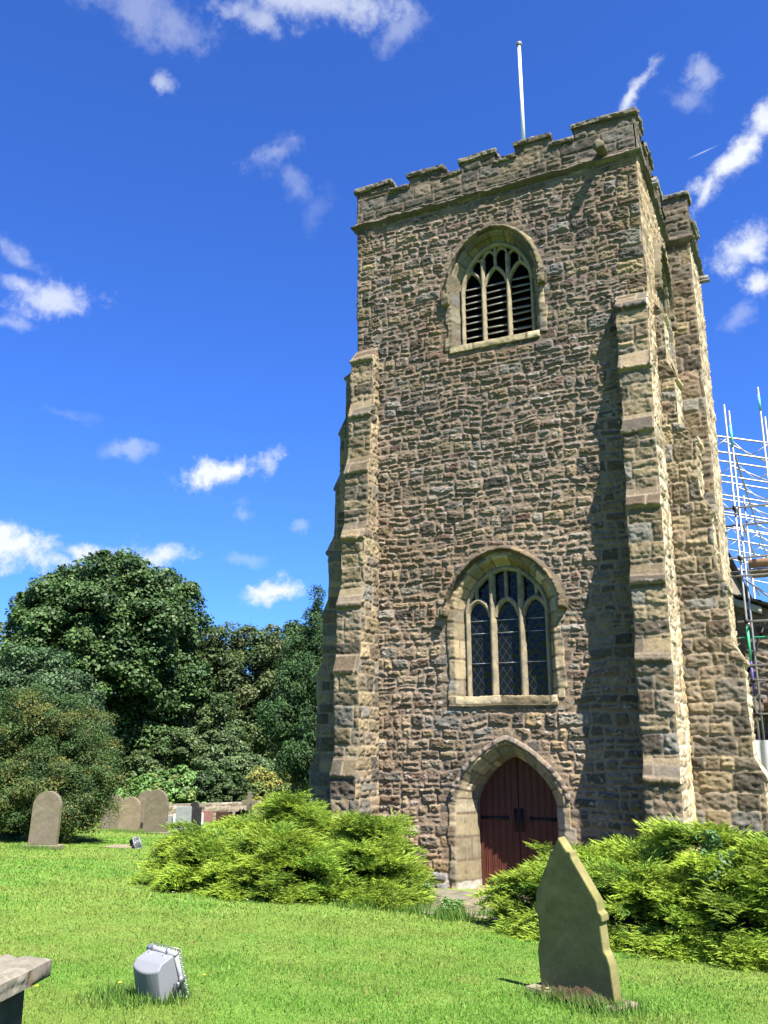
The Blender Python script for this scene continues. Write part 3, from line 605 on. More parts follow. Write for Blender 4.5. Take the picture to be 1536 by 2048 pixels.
# stair turret on the south side
st_ = empty('stair_turret', (0, 0, 0)); st_.parent = tower
mb = MB(); mbox(mb, TS, 3.9, 6.0, -.2, .56, -.2, 14.53, dict(ASH, hmin=.26, hmax=.42, lmin=.25, lmax=.6), 601, .028, 'lr'); mbox(mb, TS, 3.9, 6.0, -.2, .562, -.2, 14.53, SUNLIT_CREAM, 604, .04, 'f'); mb.build('turret_wall', M_STONE, st_)
mb = MB(); rect_sweep(mb, WID - .1, WID + .56, 3.9, 6.0, [(-.05, 14.42), (.03, 14.44), (.06, 14.50), (.11, 14.525), (.12, 14.56), (.10, 14.60), (.03, 14.66), (-.05, 14.68)], STR, 640); mb.build('string_course', M_STONE, st_)
mb = MB(); mbox(mb, TS, 3.88, 6.02, -.2, .58, 14.62, 15.25, PAR, 650, .03, 'flrk'); mbox(mb, TS, 3.88, 4.35, -.2, .58, 15.25, 15.72, PAR, 655, .03, 'flrk'); mbox(mb, TS, 5.3, 6.02, -.2, .58, 15.25, 15.72, PAR, 658, .03, 'flrk'); mb.build('parapet', M_STONE, st_)
mb = MB(); cp = dict(HOOD, lmin=.3, lmax=.6, pal=[(.24, .22, .18), (.19, .165, .13), (.28, .25, .2), (.24, .22, .18)])
mbox(mb, TS, 3.82, 4.40, -.22, .65, 15.72, 15.81, cp, 660, .03); mbox(mb, TS, 5.25, 6.08, -.22, .65, 15.72, 15.81, cp, 663, .03); mbox(mb, TS, 4.35, 5.3, -.22, .65, 15.25, 15.33, cp, 666, .03); mb.build('coping', M_STONE, st_)
spout(WID + .5, 5.6, 14.2)

# flagpole on the tower roof
fp = empty('flagpole', (3.25, 3.2, 14.55)); tag(fp, 'slender white flagpole standing on the tower roof behind the battlements', 'flagpole')
mb = MB(); mb.path([(0, 0, 0), (0, 0, 3), (0, 0, 6.52)], [.06, .052, .042], n=12); mb.build('pole', M_WHITE, fp, True)
mb = MB(); mb.path([(0, 0, 6.52), (0, 0, 6.55), (0, 0, 6.60), (0, 0, 6.64)], [.03, .085, .085, .03], n=12); mb.build('pole_cap', mat('grey_metal', (.25, .25, .25), .5, metal=.5), fp)
mb = MB(); mb.box((-.2, -.2, 0), (.2, .2, .12)); mb.build('base_block', M_SLATE, fp)
# ------------------------------------------------------------------ nave, scaffold and temporary roof beyond the tower
nave = empty('church_nave', (0, 0, 0)); tag(nave, 'rubble stone church nave and aisle behind the scaffolding, right of the tower', 'church building')
def quadpatch(mb, p00, p10, p11, p01, st, seed, res=.05):
    p00, p10, p11, p01 = map(lambda p: np.array(p, float), (p00, p10, p11, p01)); n = int(np.linalg.norm(p10 - p00) / res) + 2; m = int(np.linalg.norm(p01 - p00) / res) + 2
    u, v = np.meshgrid(np.linspace(0, 1, n), np.linspace(0, 1, m), indexing='ij'); U, V = u[..., None], v[..., None]
    P = p00 * (1 - U) * (1 - V) + p10 * U * (1 - V) + p11 * U * V + p01 * (1 - U) * V
    nr = np.cross(p10 - p00, p01 - p00); nr /= np.linalg.norm(nr); patch(mb, u * np.linalg.norm(p10 - p00), v * np.linalg.norm(p01 - p00), P, nr, st, seed)
mb = MB(); quadpatch(mb, (6.0, 7.0, -.3), (8.6, 7.0, -.3), (8.6, 7.0, 5.55), (6.0, 7.0, 6.55), RUB, 700, .04); quadpatch(mb, (8.6, 7.0, -.3), (8.6, 24, -.3), (8.6, 24, 5.5), (8.6, 7.0, 5.5), RUB, 701, .12)
mb.box((-1.5, 7.0, -.3), (6.4, 24, 8.6), c=(.18, .15, .11)); mb.build('wall', M_STONE, nave)
mb = MB()
for i in range(9):     # overlapping stone slates of the lean-to roof
    x0 = 5.9 + i * .33; z0 = 6.72 - i * .128
    V = np.array([(x0, 6.78, z0), (x0 + .42, 6.78, z0 - .14), (x0 + .42, 24, z0 - .14), (x0, 24, z0)]); V = np.vstack([V, V - (0, 0, .05)]); mb.add(V, [(0, 1, 2, 3), (7, 6, 5, 4), (0, 4, 5, 1), (1, 5, 6, 2)], c=(.13, .12, .11))
V = np.array([(-1.9, 6.9, 8.6), (3.2, 6.9, 11.2), (3.2, 24, 11.2), (-1.9, 24, 8.6), (6.6, 6.9, 8.5), (6.6, 24, 8.5)]); mb.add(V, [(0, 1, 2, 3), (1, 4, 5, 2)], [(0, 4, 1)], c=(.12, .11, .1)); mb.build('roof', M_SLATE, nave)
mb = MB(); V = np.array([(6.3, 6.72, 6.45), (7.62, 6.72, 5.90), (7.62, 6.72, 5.72), (6.3, 6.72, 6.27)]); V = np.vstack([V, V + (0, .06, 0)]); mb.add(V, [(0, 1, 2, 3), (7, 6, 5, 4), (0, 4, 5, 1), (2, 6, 7, 3), (1, 5, 6, 2)]); mb.build('barge_board', mat('weathered_oak', (.30, .28, .25), .9, nscale=9, namt=.4), nave)
sc_ = empty('scaffold', (7.5, 6.0, 0)); tag(sc_, 'steel tube scaffold with timber boards rising beside the nave right of the tower', 'scaffold')
def st_tube(p0, p1, name, m=None, r=.026):
    mb = MB(); o = np.array([7.5, 6.0, 0]); mb.tube(np.array(p0) - o, np.array(p1) - o, r, n=10); return mb.build(name, m or M_STEEL, sc_)
zg = float(gz(7.4, 6))
for (x, y, zt) in ((7.30, 6.0, 10.94), (7.385, 6.25, 10.85), (8.12, 6.0, 11.26), (8.20, 6.25, 10.55), (9.9, 6.0, 10.8), (7.4, 8.6, 9.2), (9.9, 8.6, 9.2)): st_tube((x, y, zg), (x, y, zt), 'standard')
st_tube((7.30, 5.97, 4.55), (7.30, 5.97, 5.35), 'tube_sleeve', M_GREEN, .030); st_tube((7.30, 5.97, 3.75), (7.30, 5.97, 4.54), 'tube_sleeve', M_PURPLE, .030)
st_tube((7.385, 6.23, 9.9), (7.385, 6.23, 10.45), 'tube_sleeve', mat('turquoise_paint', (.12, .5, .45), .5), .029); st_tube((8.12, 5.98, 10.65), (8.12, 5.98, 11.05), 'tube_sleeve', bpy.data.materials['turquoise_paint'], .029)
for z, y, m in ((8.24, 5.95, None), (7.88, 6.3, None), (7.0, 5.95, None), (6.72, 6.3, None), (6.56, 5.95, None), (5.47, 5.95, None), (5.12, 6.3, M_GREEN), (4.45, 5.95, None), (4.10, 5.95, None), (3.34, 5.95, None)): st_tube((6.75 if z > 6 else 7.1, y, z), (10.4, y, z), 'ledger', m)
for z in (8.20, 7.02, 5.43): st_tube((7.36, 5.6, z - .06), (7.36, 12, z - .06), 'transom')
st_tube((7.35, 6.1, 6.5), (9.6, 6.1, 4.4), 'brace'); st_tube((7.1, 6.9, 4.2), (7.6, 6.9, 5.4), 'brace', M_IRON)
for z, y in ((6.80, 6.35), (3.46, 6.35)):
    mb = MB(); mb.box((7.45 - 7.5, y - 6, z), (10.4 - 7.5, y - 6 + .04, z + .22)); mb.box((7.45 - 7.5, y - 6 + .05, z - .05), (10.4 - 7.5, y - 6 + 1.2, z - .005)); mb.build('board', M_PLANK, sc_)
for z in (8.24, 7.0, 5.47, 4.10, 3.34):
    mb = MB(); mb.box((7.25 - 7.5, -.08, z - .05), (7.35 - 7.5, .03, z + .05)); mb.build('coupler', M_IRON, sc_)
hd = empty('hoarding', (7.9, 5.7, 0)); tag(hd, 'grey corrugated metal hoarding panel around the scaffold foot beside the tower', 'hoarding')
mb = MB(); xx = np.linspace(7.05, 10.6, 120); wv = .03 * np.sign(np.sin(xx * 2 * np.pi / .25)) * np.minimum(1, np.abs(np.sin(xx * 2 * np.pi / .25)) * 2)
zz = np.array([-.2, 2.76]); V = np.stack([np.repeat(xx[:, None] - 7.9, 2, 1), np.repeat(wv[:, None], 2, 1), np.repeat(zz[None], 120, 0)], -1); V2 = V + (0, .012, 0)
mb.add(np.concatenate([V.reshape(-1, 3), V2.reshape(-1, 3)]), np.vstack([gridquads(120, 2), gridquads(120, 2) + 240])); mb.build('corrugated_sheet', mat('pale_sheet_metal', (.42, .44, .46), .45, metal=.3, nscale=3, namt=.12), hd)
mb = MB(); mb.tube((-.85, .06, 2.5), (2.7, .06, 2.5), .026); mb.build('rail', M_STEEL, hd)
tr = empty('temporary_roof', (5, 12, 9)); tag(tr, 'open frame of pale lattice girders for a temporary roof over the nave', 'temporary roof')
M_ALU = mat('aluminium', (.40, .41, .42), .45, metal=.45, nscale=5, namt=.15)
for i in range(10):
    y = 8 + i * 2.55; mb = MB(); X0, X1 = 2.0, 10.2; f = lambda x, dz=0: np.array([x - 5, y - 12, 10.78 - .31 * (x - 6.97) + dz - 9])
    mb.tube(f(X0), f(X1), .027, n=8); mb.tube(f(X0, -.45), f(X1, -.45), .027, n=8); xs = np.arange(X0 + .2, X1, .5)
    for k, x in enumerate(xs[:-1]):
        if k % 2 == 0: mb.tube(f(x), f(x + .5, -.45), .015, n=6)
        else: mb.tube(f(x, -.45), f(x + .5), .015, n=6)
    mb.build('lattice_girder', M_ALU, tr)
for x in (7.28, 8.9): 
    mb = MB(); z = 10.78 - .31 * (x - 6.97) - 9; mb.tube((x - 5, -4.2, z - .25), (x - 5, 19.5, z - .25), .03); mb.build('purlin', M_STEEL, tr)
for i in range(4):
    y = 8 + i * 5.1 - 12; mb = MB(); z = 10.78 - 9; mb.tube((2.0, y, z - .1), (3.7, y + 2.5, z - .65), .022); mb.tube((2.0, y + 2.55, z - .1), (3.9, y + 5, z - .65), .022); mb.build('roof_brace', M_ALU, tr)

# ------------------------------------------------------------------ path
def build_path():
    A, B = np.meshgrid(np.linspace(1.75, 4.7, 120), np.linspace(-4.1, -.08, 170), indexing='ij')
    h, c = masonry(A, B, dict(ASH, hmin=.5, hmax=.85, lmin=.5, lmax=1.1, rough=.012, bmin=.002, bmax=.008, mort=.008, pal=[(.30, .25, .175), (.27, .23, .17), (.33, .275, .19), (.25, .22, .17)], pw=[.3, .3, .2, .2], mortar=(.10, .12, .04), lt=.7), 800)
    Z = gnoise(A, B) + .022 + h * .6; Z = np.where(B > -.8, np.minimum(Z, .075 + .12 * np.maximum(0, -B)), Z)
    edge = (fbm(A * 1.5, B * 1.5, 3, 9) - .5) * .7; Ac = (A[1:, 1:] + A[:-1, :-1]) / 2; Bc = (B[1:, 1:] + B[:-1, :-1]) / 2; e = (edge[1:, 1:] + edge[:-1, :-1]) / 2
    keep = (Bc > -3.85 + e * 1.2) & (Ac > 1.95 + e * .4) & (Ac < 4.55 + e * .4)
    mb = MB(); mb.add(np.stack([A, B, Z], -1).reshape(-1, 3), gridquads(*A.shape, keep), c=c.reshape(-1, 3)); o = mb.build('path', M_STONE); tag(o, kind='structure')
build_path()
def on_path(X, Y):
    e = (fbm(X * 1.5, Y * 1.5, 3, 9) - .5) * .7
    return (Y > -3.85 + e * 1.2) & (X > 1.95 + e * .4) & (X < 4.55 + e * .4) & (Y < 0)

# ------------------------------------------------------------------ grass blades
def build_grass():
    rng = np.random.default_rng(5); yaw0 = math.atan2(Fh.x, Fh.y)
    def blades(n, r0, r1, az, hscale, seed, wide=1.0):
        rg = np.random.default_rng(seed); r = r0 * (r1 / r0) ** rg.random(n); a = yaw0 + R(az) * (rg.random(n) * 2 - 1)
        X = CAM[0] + np.sin(a) * r; Y = CAM[1] + np.cos(a) * r
        ok = ~on_path(X, Y) & ~((X > -.1) & (X < 7.7) & (Y > -1.1)); X, Y, r = X[ok], Y[ok], r[ok]; n = len(X)
        Z = gnoise(X, Y) - .004; cl = fbm(X * 2.2, Y * 2.2, 3, 61); hgt = hscale * (.5 + .9 * cl) * (.6 + .7 * rg.random(n)) ; w = np.maximum(.0035, r * .0005) * (.8 + .6 * rg.random(n)) * wide
        th = rg.random(n) * 2 * np.pi; ln = rg.random(n) * .9; dirx, diry = np.cos(th), np.sin(th); ph = rg.random(n) * 2 * np.pi
        b = np.stack([X, Y, Z], -1); side = np.stack([np.cos(ph), np.sin(ph), np.zeros(n)], -1) * w[:, None]; tip = b + np.stack([dirx * ln * hgt, diry * ln * hgt, hgt * (1 - .25 * ln)], -1)
        V = np.stack([b - side, b + side, tip], 1).reshape(-1, 3)
        big = fbm(X * .55, Y * .55, 3, 71); mid = fbm(X * 3.5, Y * 3.5, 2, 81); k = rg.random(n)
        g = np.array([.116, .258, .030])[None] * (.84 + .32 * k)[:, None]; yl = np.array([.25, .28, .06]); br = np.array([.26, .21, .08])
        t = sstep(.38, .66, big * .75 + mid * .25)[:, None] * .6; g = g * (1 - t) + yl * t * (.7 + .6 * k)[:, None]; t2 = ((rg.random(n) < .02 + .06 * (mid > .66)))[:, None]; g = np.where(t2, br, g)
        return V, np.repeat(g, 3, 0), n
    mb = MB()
    for args in ((320000, 4.6, 13, 27, .025, 1), (150000, 13, 45, 30, .04, 2, 1.3), (40000, 4.4, 30, 48, .045, 3, 2)):
        V, c, n = blades(*args); mb.add(V, t=np.arange(3 * n).reshape(-1, 3), c=c)
    # longer tufts along the path edge, bushes and stones
    rg = np.random.default_rng(9)
    for (x, y, rr, nn, hh) in ((3.6, -3.95, .35, 900, .16), (2.9, -3.7, .5, 900, .12), (4.2, -3.4, .35, 700, .2), (2.2, -3.9, .6, 900, .12), (6.75, -8.5, .35, 900, .11), (6.3, -8.35, .3, 500, .09), (3.62, -10.8, .25, 400, .08), (3.85, -10.55, .2, 400, .10), (3.45, -10.6, .2, 300, .09), (2.7, -2.8, .25, 200, .2), (5.3, -12.9, .3, 600, .15), (4.9, -13.3, .4, 600, .15), (-8.4, -.1, .7, 900, .13), (-12, 8.1, .6, 500, .12), (-13.3, 8.3, .6, 500, .12)):
        X = x + rg.normal(0, rr * .5, nn); Y = y + rg.normal(0, rr * .5, nn); Z = gnoise(X, Y); th = rg.random(nn) * 6.283; h = hh * (.4 + .8 * rg.random(nn)); ln = rg.random(nn) * .8
        b = np.stack([X, Y, Z], -1); sd = np.stack([np.cos(th + 1.2), np.sin(th + 1.2), 0 * th], -1) * .005; V = np.stack([b - sd, b + sd, b + np.stack([np.cos(th) * ln * h, np.sin(th) * ln * h, h], -1)], 1).reshape(-1, 3)
        mb.add(V, t=np.arange(3 * nn).reshape(-1, 3), c=np.repeat(np.array([.10, .20, .03])[None] * (.6 + .8 * rg.random(nn))[:, None], 3, 0))
    o = mb.build('lawn_grass', M_GRASSBLADE); tag(o, 'short mown bright green lawn grass with yellowish patches', 'grass', kind='stuff')
build_grass()

# ------------------------------------------------------------------ plants
def rotm(n, rg):
    q = rg.normal(size=(n, 4)); q /= np.linalg.norm(q, axis=1)[:, None]; w, x, y, z = q.T
    return np.stack([np.stack([1 - 2 * (y * y + z * z), 2 * (x * y - z * w), 2 * (x * z + y * w)], -1), np.stack([2 * (x * y + z * w), 1 - 2 * (x * x + z * z), 2 * (y * z - x * w)], -1), np.stack([2 * (x * z - y * w), 2 * (y * z + x * w), 1 - 2 * (x * x + y * y)], -1)], 1)
def leaves(mb, P, D, size, col, rg, aspect=.6, up=.5, droop=0):
    """leaf quads at P facing roughly D"""
    n = len(P); N = D * .6 + np.array([0, 0, up]) + rg.normal(size=(n, 3)) * .45; N /= np.linalg.norm(N, axis=1)[:, None] + 1e-9
    ax = np.cross(N, rg.normal(size=(n, 3))); ax /= np.linalg.norm(ax, axis=1)[:, None] + 1e-9
    if droop: ax = ax * (1 - droop) + np.array([0, 0, -1]) * droop + D * droop * .5; ax /= np.linalg.norm(ax, axis=1)[:, None]
    bx = np.cross(N, ax); s = (size * (.6 + .8 * rg.random(n)))[:, None]
    V = np.stack([P - ax * s * .5, P + bx * s * aspect * .5 + N * s * .08, P + ax * s * .5, P - bx * s * aspect * .5 + N * s * .08], 1).reshape(-1, 3)
    mb.add(V, np.arange(4 * n).reshape(-1, 4), c=np.repeat(col, 4, 0))
def crown(mb, frame, lumps, rc, nper, size, cols, seed, dens=1.0, aspect=.6, droop=0, up=.5, flat=.7, fill=.25, tips=None):
    """lumps: (right, depth, height, radius across, radius up); leaf clumps over each lump's surface"""
    rg = np.random.default_rng(seed); o, r, dpt = frame; cols = np.array(cols)
    for (lx, ly, lz, rx, rz) in lumps:
        ar = 4 * np.pi * ((rx * rx + 2 * rx * rz) / 3); nc = max(4, int(dens * ar / (rc * rc * 2.2)))
        d = rg.normal(size=(nc, 3)); d[:, 2] = d[:, 2] * .9 + .25; d /= np.linalg.norm(d, axis=1)[:, None]; rad = .86 + .28 * rg.random(nc) ** 1.0
        C = np.stack([lx + d[:, 0] * rx * rad, ly + d[:, 1] * rx * rad, lz + d[:, 2] * rz * rad], -1)
        csz = rc * (.6 + .8 * rg.random(nc)); ci = rg.random(nc); cval = .75 + .5 * rg.random(nc)
        k = np.repeat(np.arange(nc), nper); n = len(k); e = rg.normal(size=(n, 3)); e[:, 2] += .35; e += d[k] * .5; e /= np.linalg.norm(e, axis=1)[:, None]
        P = C[k] + e * (csz[k] * (.55 + .5 * rg.random(n)))[:, None] * np.array([1, 1, flat]); D = e * .7 + d[k] * .3
        nf = int(n * fill); f = rg.normal(size=(nf, 3)); f /= np.linalg.norm(f, axis=1)[:, None]; f *= (rg.random(nf) ** .5)[:, None] * .85
        P = np.vstack([P, np.stack([lx + f[:, 0] * rx, ly + f[:, 1] * rx, lz + f[:, 2] * rz], -1)]); D = np.vstack([D, f]); ii = np.concatenate([ci[k], rg.random(nf)]); vv = np.concatenate([cval[k], np.full(nf, .8)])
        ix = np.minimum((ii * len(cols)).astype(int), len(cols) - 1); c = cols[ix] * (vv * (.7 + .6 * rg.random(len(P))))[:, None]
        if tips is not None: tm = (rg.random(len(P)) < tips[1] * np.concatenate([(ci[k] > .5) * 1., np.zeros(nf)]))[:, None]; c = np.where(tm, np.array(tips[0]) * (.7 + .6 * rg.random(len(P)))[:, None], c)
        W = o[None] * 0 + P[:, 0:1] * r + P[:, 1:2] * dpt + P[:, 2:3] * np.array([0, 0, 1]); Dw = D[:, 0:1] * r + D[:, 1:2] * dpt + D[:, 2:3] * np.array([0, 0, 1])
        leaves(mb, W, Dw, size, c, rg, aspect, up, droop)
def frame_at(x, y):
    v = np.array([x - CAM[0], y - CAM[1], 0]); v /= np.linalg.norm(v); return np.array([x, y, 0.]), np.array([v[1], -v[0], 0]), v
def tree(name, x, y, lumps, label, cat, trunk=None, limbs=(), group=None, mat_=None, zb=None, crown_name='crown', **kw):
    z = float(gz(x, y)) if zb is None else zb; t = empty(name, (x, y, z)); tag(t, label, cat, group); f = frame_at(x, y)
    mb = MB(); crown(mb, f, lumps, **kw); mb.build(crown_name, mat_ or M_LEAF, t)
    if trunk:
        mb = MB(); loc = lambda p: p[0] * f[1] + p[1] * f[2] + np.array([0, 0, p[2]])
        mb.path([loc(p) for p, r in trunk], [r for p, r in trunk], n=12)
        for a, b, r in limbs: mb.path([loc(a), loc(((a[0] + b[0]) / 2, (a[1] + b[1]) / 2, (a[2] + b[2]) / 2 + .3)), loc(b)], [r, r * .7, r * .35], n=8)
        mb.build('trunk', M_BARK, t, True)
    return t
SYC = [(.052, .102, .027), (.063, .118, .030), (.043, .088, .025), (.075, .134, .036)]
tree('broadleaf_tree', -30.85, 25.92, [(.1, 0, 10.6, 4.5, 3.5), (-2.2, -.3, 10.8, 2.7, 2.4), (2.3, -.3, 11.1, 2.6, 2.3), (0, -1, 11.9, 3.2, 2.3), (-3.3, -1, 9.0, 2.2, 2.0), (3.6, -.5, 10.8, 1.8, 2.3), (-4.0, -1.5, 6.9, 1.9, 1.6), (.6, -2.2, 7.2, 2.9, 2.4), (4.0, -.5, 6.3, 1.9, 2.6), (2.8, -1, 3.6, 1.7, 1.5), (-1.2, -1.5, 4.2, 1.9, 1.5), (0.8, .5, 8.5, 4.0, 3.4), (-2.2, -2.5, 9.3, 2.2, 1.7), (2.0, -2.8, 10.0, 2.2, 1.6)],
     'large round crowned dark green broadleaf tree towering behind the headstones', 'tree', trunk=[((0, 0, -.2), .55), ((.1, 0, 3), .42), ((0, 0, 7), .3), ((.2, 0, 11), .12)], limbs=[((.1, 0, 3.2), (-3.2, -.8, 7.5), .22), ((.1, 0, 4), (3.4, -.3, 8), .22), ((0, 0, 6), (1, -2, 9.5), .16), ((.1, 0, 5), (-2, 1, 10), .16)], rc=.85, nper=260, size=.205, cols=SYC, seed=1, aspect=.85, up=.6, fill=.12, dens=1.05)
tree('broadleaf_tree', -26.76, 34.33, [(-1, 0, 9.0, 2.3, 1.8), (1.6, 0, 8.9, 1.9, 1.8), (0, -.6, 6.9, 2.8, 2.1), (-2.3, -.4, 6.4, 1.9, 2.2), (-1, -1, 4.0, 2.0, 2.0), (2.0, -.3, 5.2, 2.0, 2.4), (.5, 0, 2.6, 2.4, 1.8), (-2.6, 0, 9.2, 1.2, 1.4)],
     'olive green broadleaf tree with slightly yellowed crown, between the big round tree and the conifer', 'tree', trunk=[((0, 0, -.2), .35), ((0, 0, 5), .22), ((0, 0, 8.5), .1)], rc=.8, nper=200, size=.19, cols=[(.060, .100, .028), (.075, .112, .032), (.052, .09, .026), (.088, .105, .036)], seed=2, fill=.15, aspect=.7)
tree('broadleaf_tree', -27.0, 40.2, [(1.0, 0, 9.6, 2.3, 2.0), (3.0, .3, 8.7, 1.8, 2.0), (2.0, 0, 6.5, 2.8, 2.8), (0, 0, 5, 2.6, 2.6)], 'dark green broadleaf tree with spiky top peeping left of the tall conifer', 'tree', trunk=[((1.4, 0, -.2), .3), ((1.4, 0, 8), .15)], rc=.7, nper=180, size=.2, cols=SYC, seed=3, fill=.2, aspect=.8)
tree('softleaf_tree', -21.86, 12.31, [(-.4, 0, 5.4, 1.6, 1.3), (.8, -.3, 4.6, 1.4, 1.2), (1.7, -.5, 3.4, 1.0, 1.2), (-1.2, 0, 6.0, 1.1, .9), (0, 0, 3.2, 2.0, 1.6), (2.2, -.4, 2.4, .9, 1.1)], 'soft grey green bushy tree rising behind the brownish yew at the left edge', 'tree', trunk=[((0, 0, -.2), .2), ((0, 0, 4.5), .1)], rc=.5, nper=170, size=.15, cols=[(.060, .115, .042), (.072, .13, .05), (.05, .10, .038)], seed=4, fill=.15, aspect=.5)
tree('distant_tree', -51.55, 36.13, [(0, 0, 12.2, 1.0, .8), (-.5, 0, 10.5, 1.2, 1.4), (-.2, 0, 8, 1.3, 1.6)], 'pale thin distant tree at the far left edge against the sky', 'tree', trunk=[((0, 0, -.2), .2), ((0, 0, 10), .1)], rc=.6, nper=40, size=.3, cols=[(.13, .16, .07), (.15, .15, .08)], seed=5, fill=0, dens=.6)
# conifer
CON = [(.036, .085, .024), (.048, .105, .028), (.03, .07, .022)]
tree('conifer_tree', -10.03, 14.21, [(.74, 0, 8.3, .20, .75), (.76, 0, 7.4, .40, .7), (.76, 0, 6.5, .66, .8), (.75, 0, 5.3, 1.1, .9), (-.12, -.1, 6.65, .30, .5), (-.08, -.1, 5.9, .5, .7), (0, -.1, 5.0, .75, .8), (.5, 0, 4.2, 1.3, 1.0), (-.35, -.4, 3.6, .8, .75), (.8, -.4, 2.9, .9, 1.1), (.1, -.5, 2.4, .75, 1.0), (.75, -.5, 1.9, .6, .8), (-.7, -.3, 4.0, .55, .6)],
     'tall dark green conifer with twin pointed tops close beside the tower', 'tree', trunk=[((.02, 0, -1.2), .42), ((.1, 0, .6), .36), ((.45, 0, 3), .24), ((.8, 0, 7.6), .05)], rc=.34, nper=150, size=.13, cols=CON, seed=6, aspect=.3, droop=-.35, up=.2, flat=1.1, fill=.3, mat_=M_CONIF, zb=-.30, dens=1.1)
# yew at the left
YEW = [(.042, .085, .022), (.055, .10, .024), (.034, .07, .02), (.085, .115, .026)]
yew = tree('yew_tree', -10.5, 2.2, [(-.3, .3, 3.0, 1.1, 1.0), (.65, 0, 2.4, .95, .9), (1.0, -.3, 1.75, .55, .55), (-.1, 0, 1.5, 1.5, 1.2), (-1.3, .2, 2.3, 1.1, 1.5), (-1.2, -.2, 1.0, 1.1, .9), (.95, -.5, .75, .45, .55), (1.5, -.7, 1.4, .35, .3), (.4, -.1, .7, 1.1, .7)],
     'broad dark yew tree with russet tipped sprays behind the leftmost headstone', 'tree', trunk=[((0, 0, -.2), .22), ((0, 0, 2), .14)], rc=.34, nper=330, size=.068, cols=YEW, seed=7, aspect=.32, droop=-.15, fill=.25, mat_=M_CONIF, tips=((.17, .15, .03), .26), dens=1.1)
# shrubs and hedges at the foot of the trees
tree('shrub', -19.0, 18.9, [(-1.4, 0, .95, 1.2, .75), (0, -.2, 1.1, 1.2, .8), (1.1, -.3, .8, 1.1, .7), (-2.6, 0, .7, .9, .7), (-.6, -.8, .6, 1.4, .8), (.9, -.9, .55, 1.0, .7)], 'bright green bramble mound behind the row of headstones', 'shrub', rc=.35, nper=130, size=.15, cols=[(.10, .20, .045), (.12, .22, .05), (.085, .17, .04), (.17, .23, .06)], seed=8, crown_name='leaves', fill=.1, aspect=.8)
tree('shrub', -17.0, 18.9, [(-.1, 0, 1.2, 1.0, .75), (.6, -.1, 1.0, .8, .65), (-.5, -.2, .8, .8, .6)], 'dark green rounded bush overhanging the low stone wall', 'shrub', rc=.28, nper=150, size=.12, cols=[(.05, .09, .028), (.06, .105, .03)], seed=9, crown_name='leaves', fill=.1, aspect=.7)
tree('shrub', -16.2, 22.3, [(-.6, 0, 1.25, .9, .65), (.6, 0, 1.2, .9, .6), (1.6, 0, 1.1, .9, .6), (2.6, 0, 1.0, .9, .6), (0, 0, .6, 1.8, .6)], 'yellow green low hedge beyond the stone wall, left of the conifer trunk', 'hedge', rc=.3, nper=130, size=.12, cols=[(.20, .22, .05), (.24, .23, .05), (.16, .20, .045), (.13, .18, .04)], seed=10, crown_name='leaves', fill=.1)
tree('shrub', -13.3, 22.5, [(-.5, 0, 1.3, 1.0, .8), (.6, 0, 1.5, 1.0, .8), (1.6, 0, 1.3, 1.0, .9)], 'mid green shrub low behind the conifer trunk beside the tower', 'shrub', rc=.3, nper=120, size=.13, cols=[(.07, .13, .035), (.085, .15, .04)], seed=11, crown_name='leaves')
tree('shrub', -21.56, 25.76, [(-.3, 0, 2.3, 1.2, 1.3), (.7, 0, 1.6, 1.2, 1.2), (1.9, 0, 1.1, 1.3, 1.1)], 'pale leaved upright bush in front of the dark wood', 'shrub', rc=.35, nper=130, size=.16, cols=[(.095, .15, .055), (.11, .165, .06)], seed=12, crown_name='leaves')
tree('shrub', -25.5, 26.3, [(.4, 0, 2.9, 1.4, 1.1), (1.9, -.3, 2.4, 1.1, 1.2), (-1.5, 0, 1.6, 1.3, 1.1), (3.2, -.3, 2.0, 1.0, 1.2), (2.6, .5, 4.0, 1.2, 1.8)], 'dull green overgrown bush under the big round tree', 'shrub', rc=.4, nper=130, size=.17, cols=[(.07, .12, .035), (.085, .13, .04), (.06, .105, .032)], seed=13, crown_name='leaves')
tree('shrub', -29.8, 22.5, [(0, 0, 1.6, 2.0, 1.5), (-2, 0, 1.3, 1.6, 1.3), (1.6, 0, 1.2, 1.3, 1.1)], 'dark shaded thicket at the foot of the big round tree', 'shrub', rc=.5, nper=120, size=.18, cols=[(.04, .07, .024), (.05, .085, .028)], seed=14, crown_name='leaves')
# far wood closing the view
mb = MB(); f = frame_at(-35, 43); crown(mb, f, [(-6 + i * 3.2, (i % 3) * 1.5, 3.2 + (i * 37 % 5) * .35, 2.8, 4.0) for i in range(13)], rc=1.0, nper=90, size=.4, cols=[(.045, .075, .026), (.055, .09, .03)], seed=15, fill=.6); wd = mb.build('woodland', M_LEAF); wd.location = (-35, 43, -.7); tag(wd, 'dark belt of woodland closing the view behind the trees', 'woodland', kind='stuff')
# soil heap
mb = MB(); X, Y = np.meshgrid(np.linspace(-1.6, 1.6, 30), np.linspace(-1.2, 1.2, 24), indexing='ij'); mb.add(np.stack([X, Y, 1.75 * np.exp(-(X ** 2 / .7 + Y ** 2 / .5)) + (fbm(X * 3, Y * 3, 3, 4) - .5) * .3 - .1], -1).reshape(-1, 3), gridquads(30, 24)); o = mb.build('soil_heap', mat('red_soil', (.26, .12, .06), .95, nscale=5, namt=.4), smooth=False); o.location = (-21.5, 19.5, -.5); tag(o, 'heap of reddish brown soil behind the bramble mound', 'soil heap')

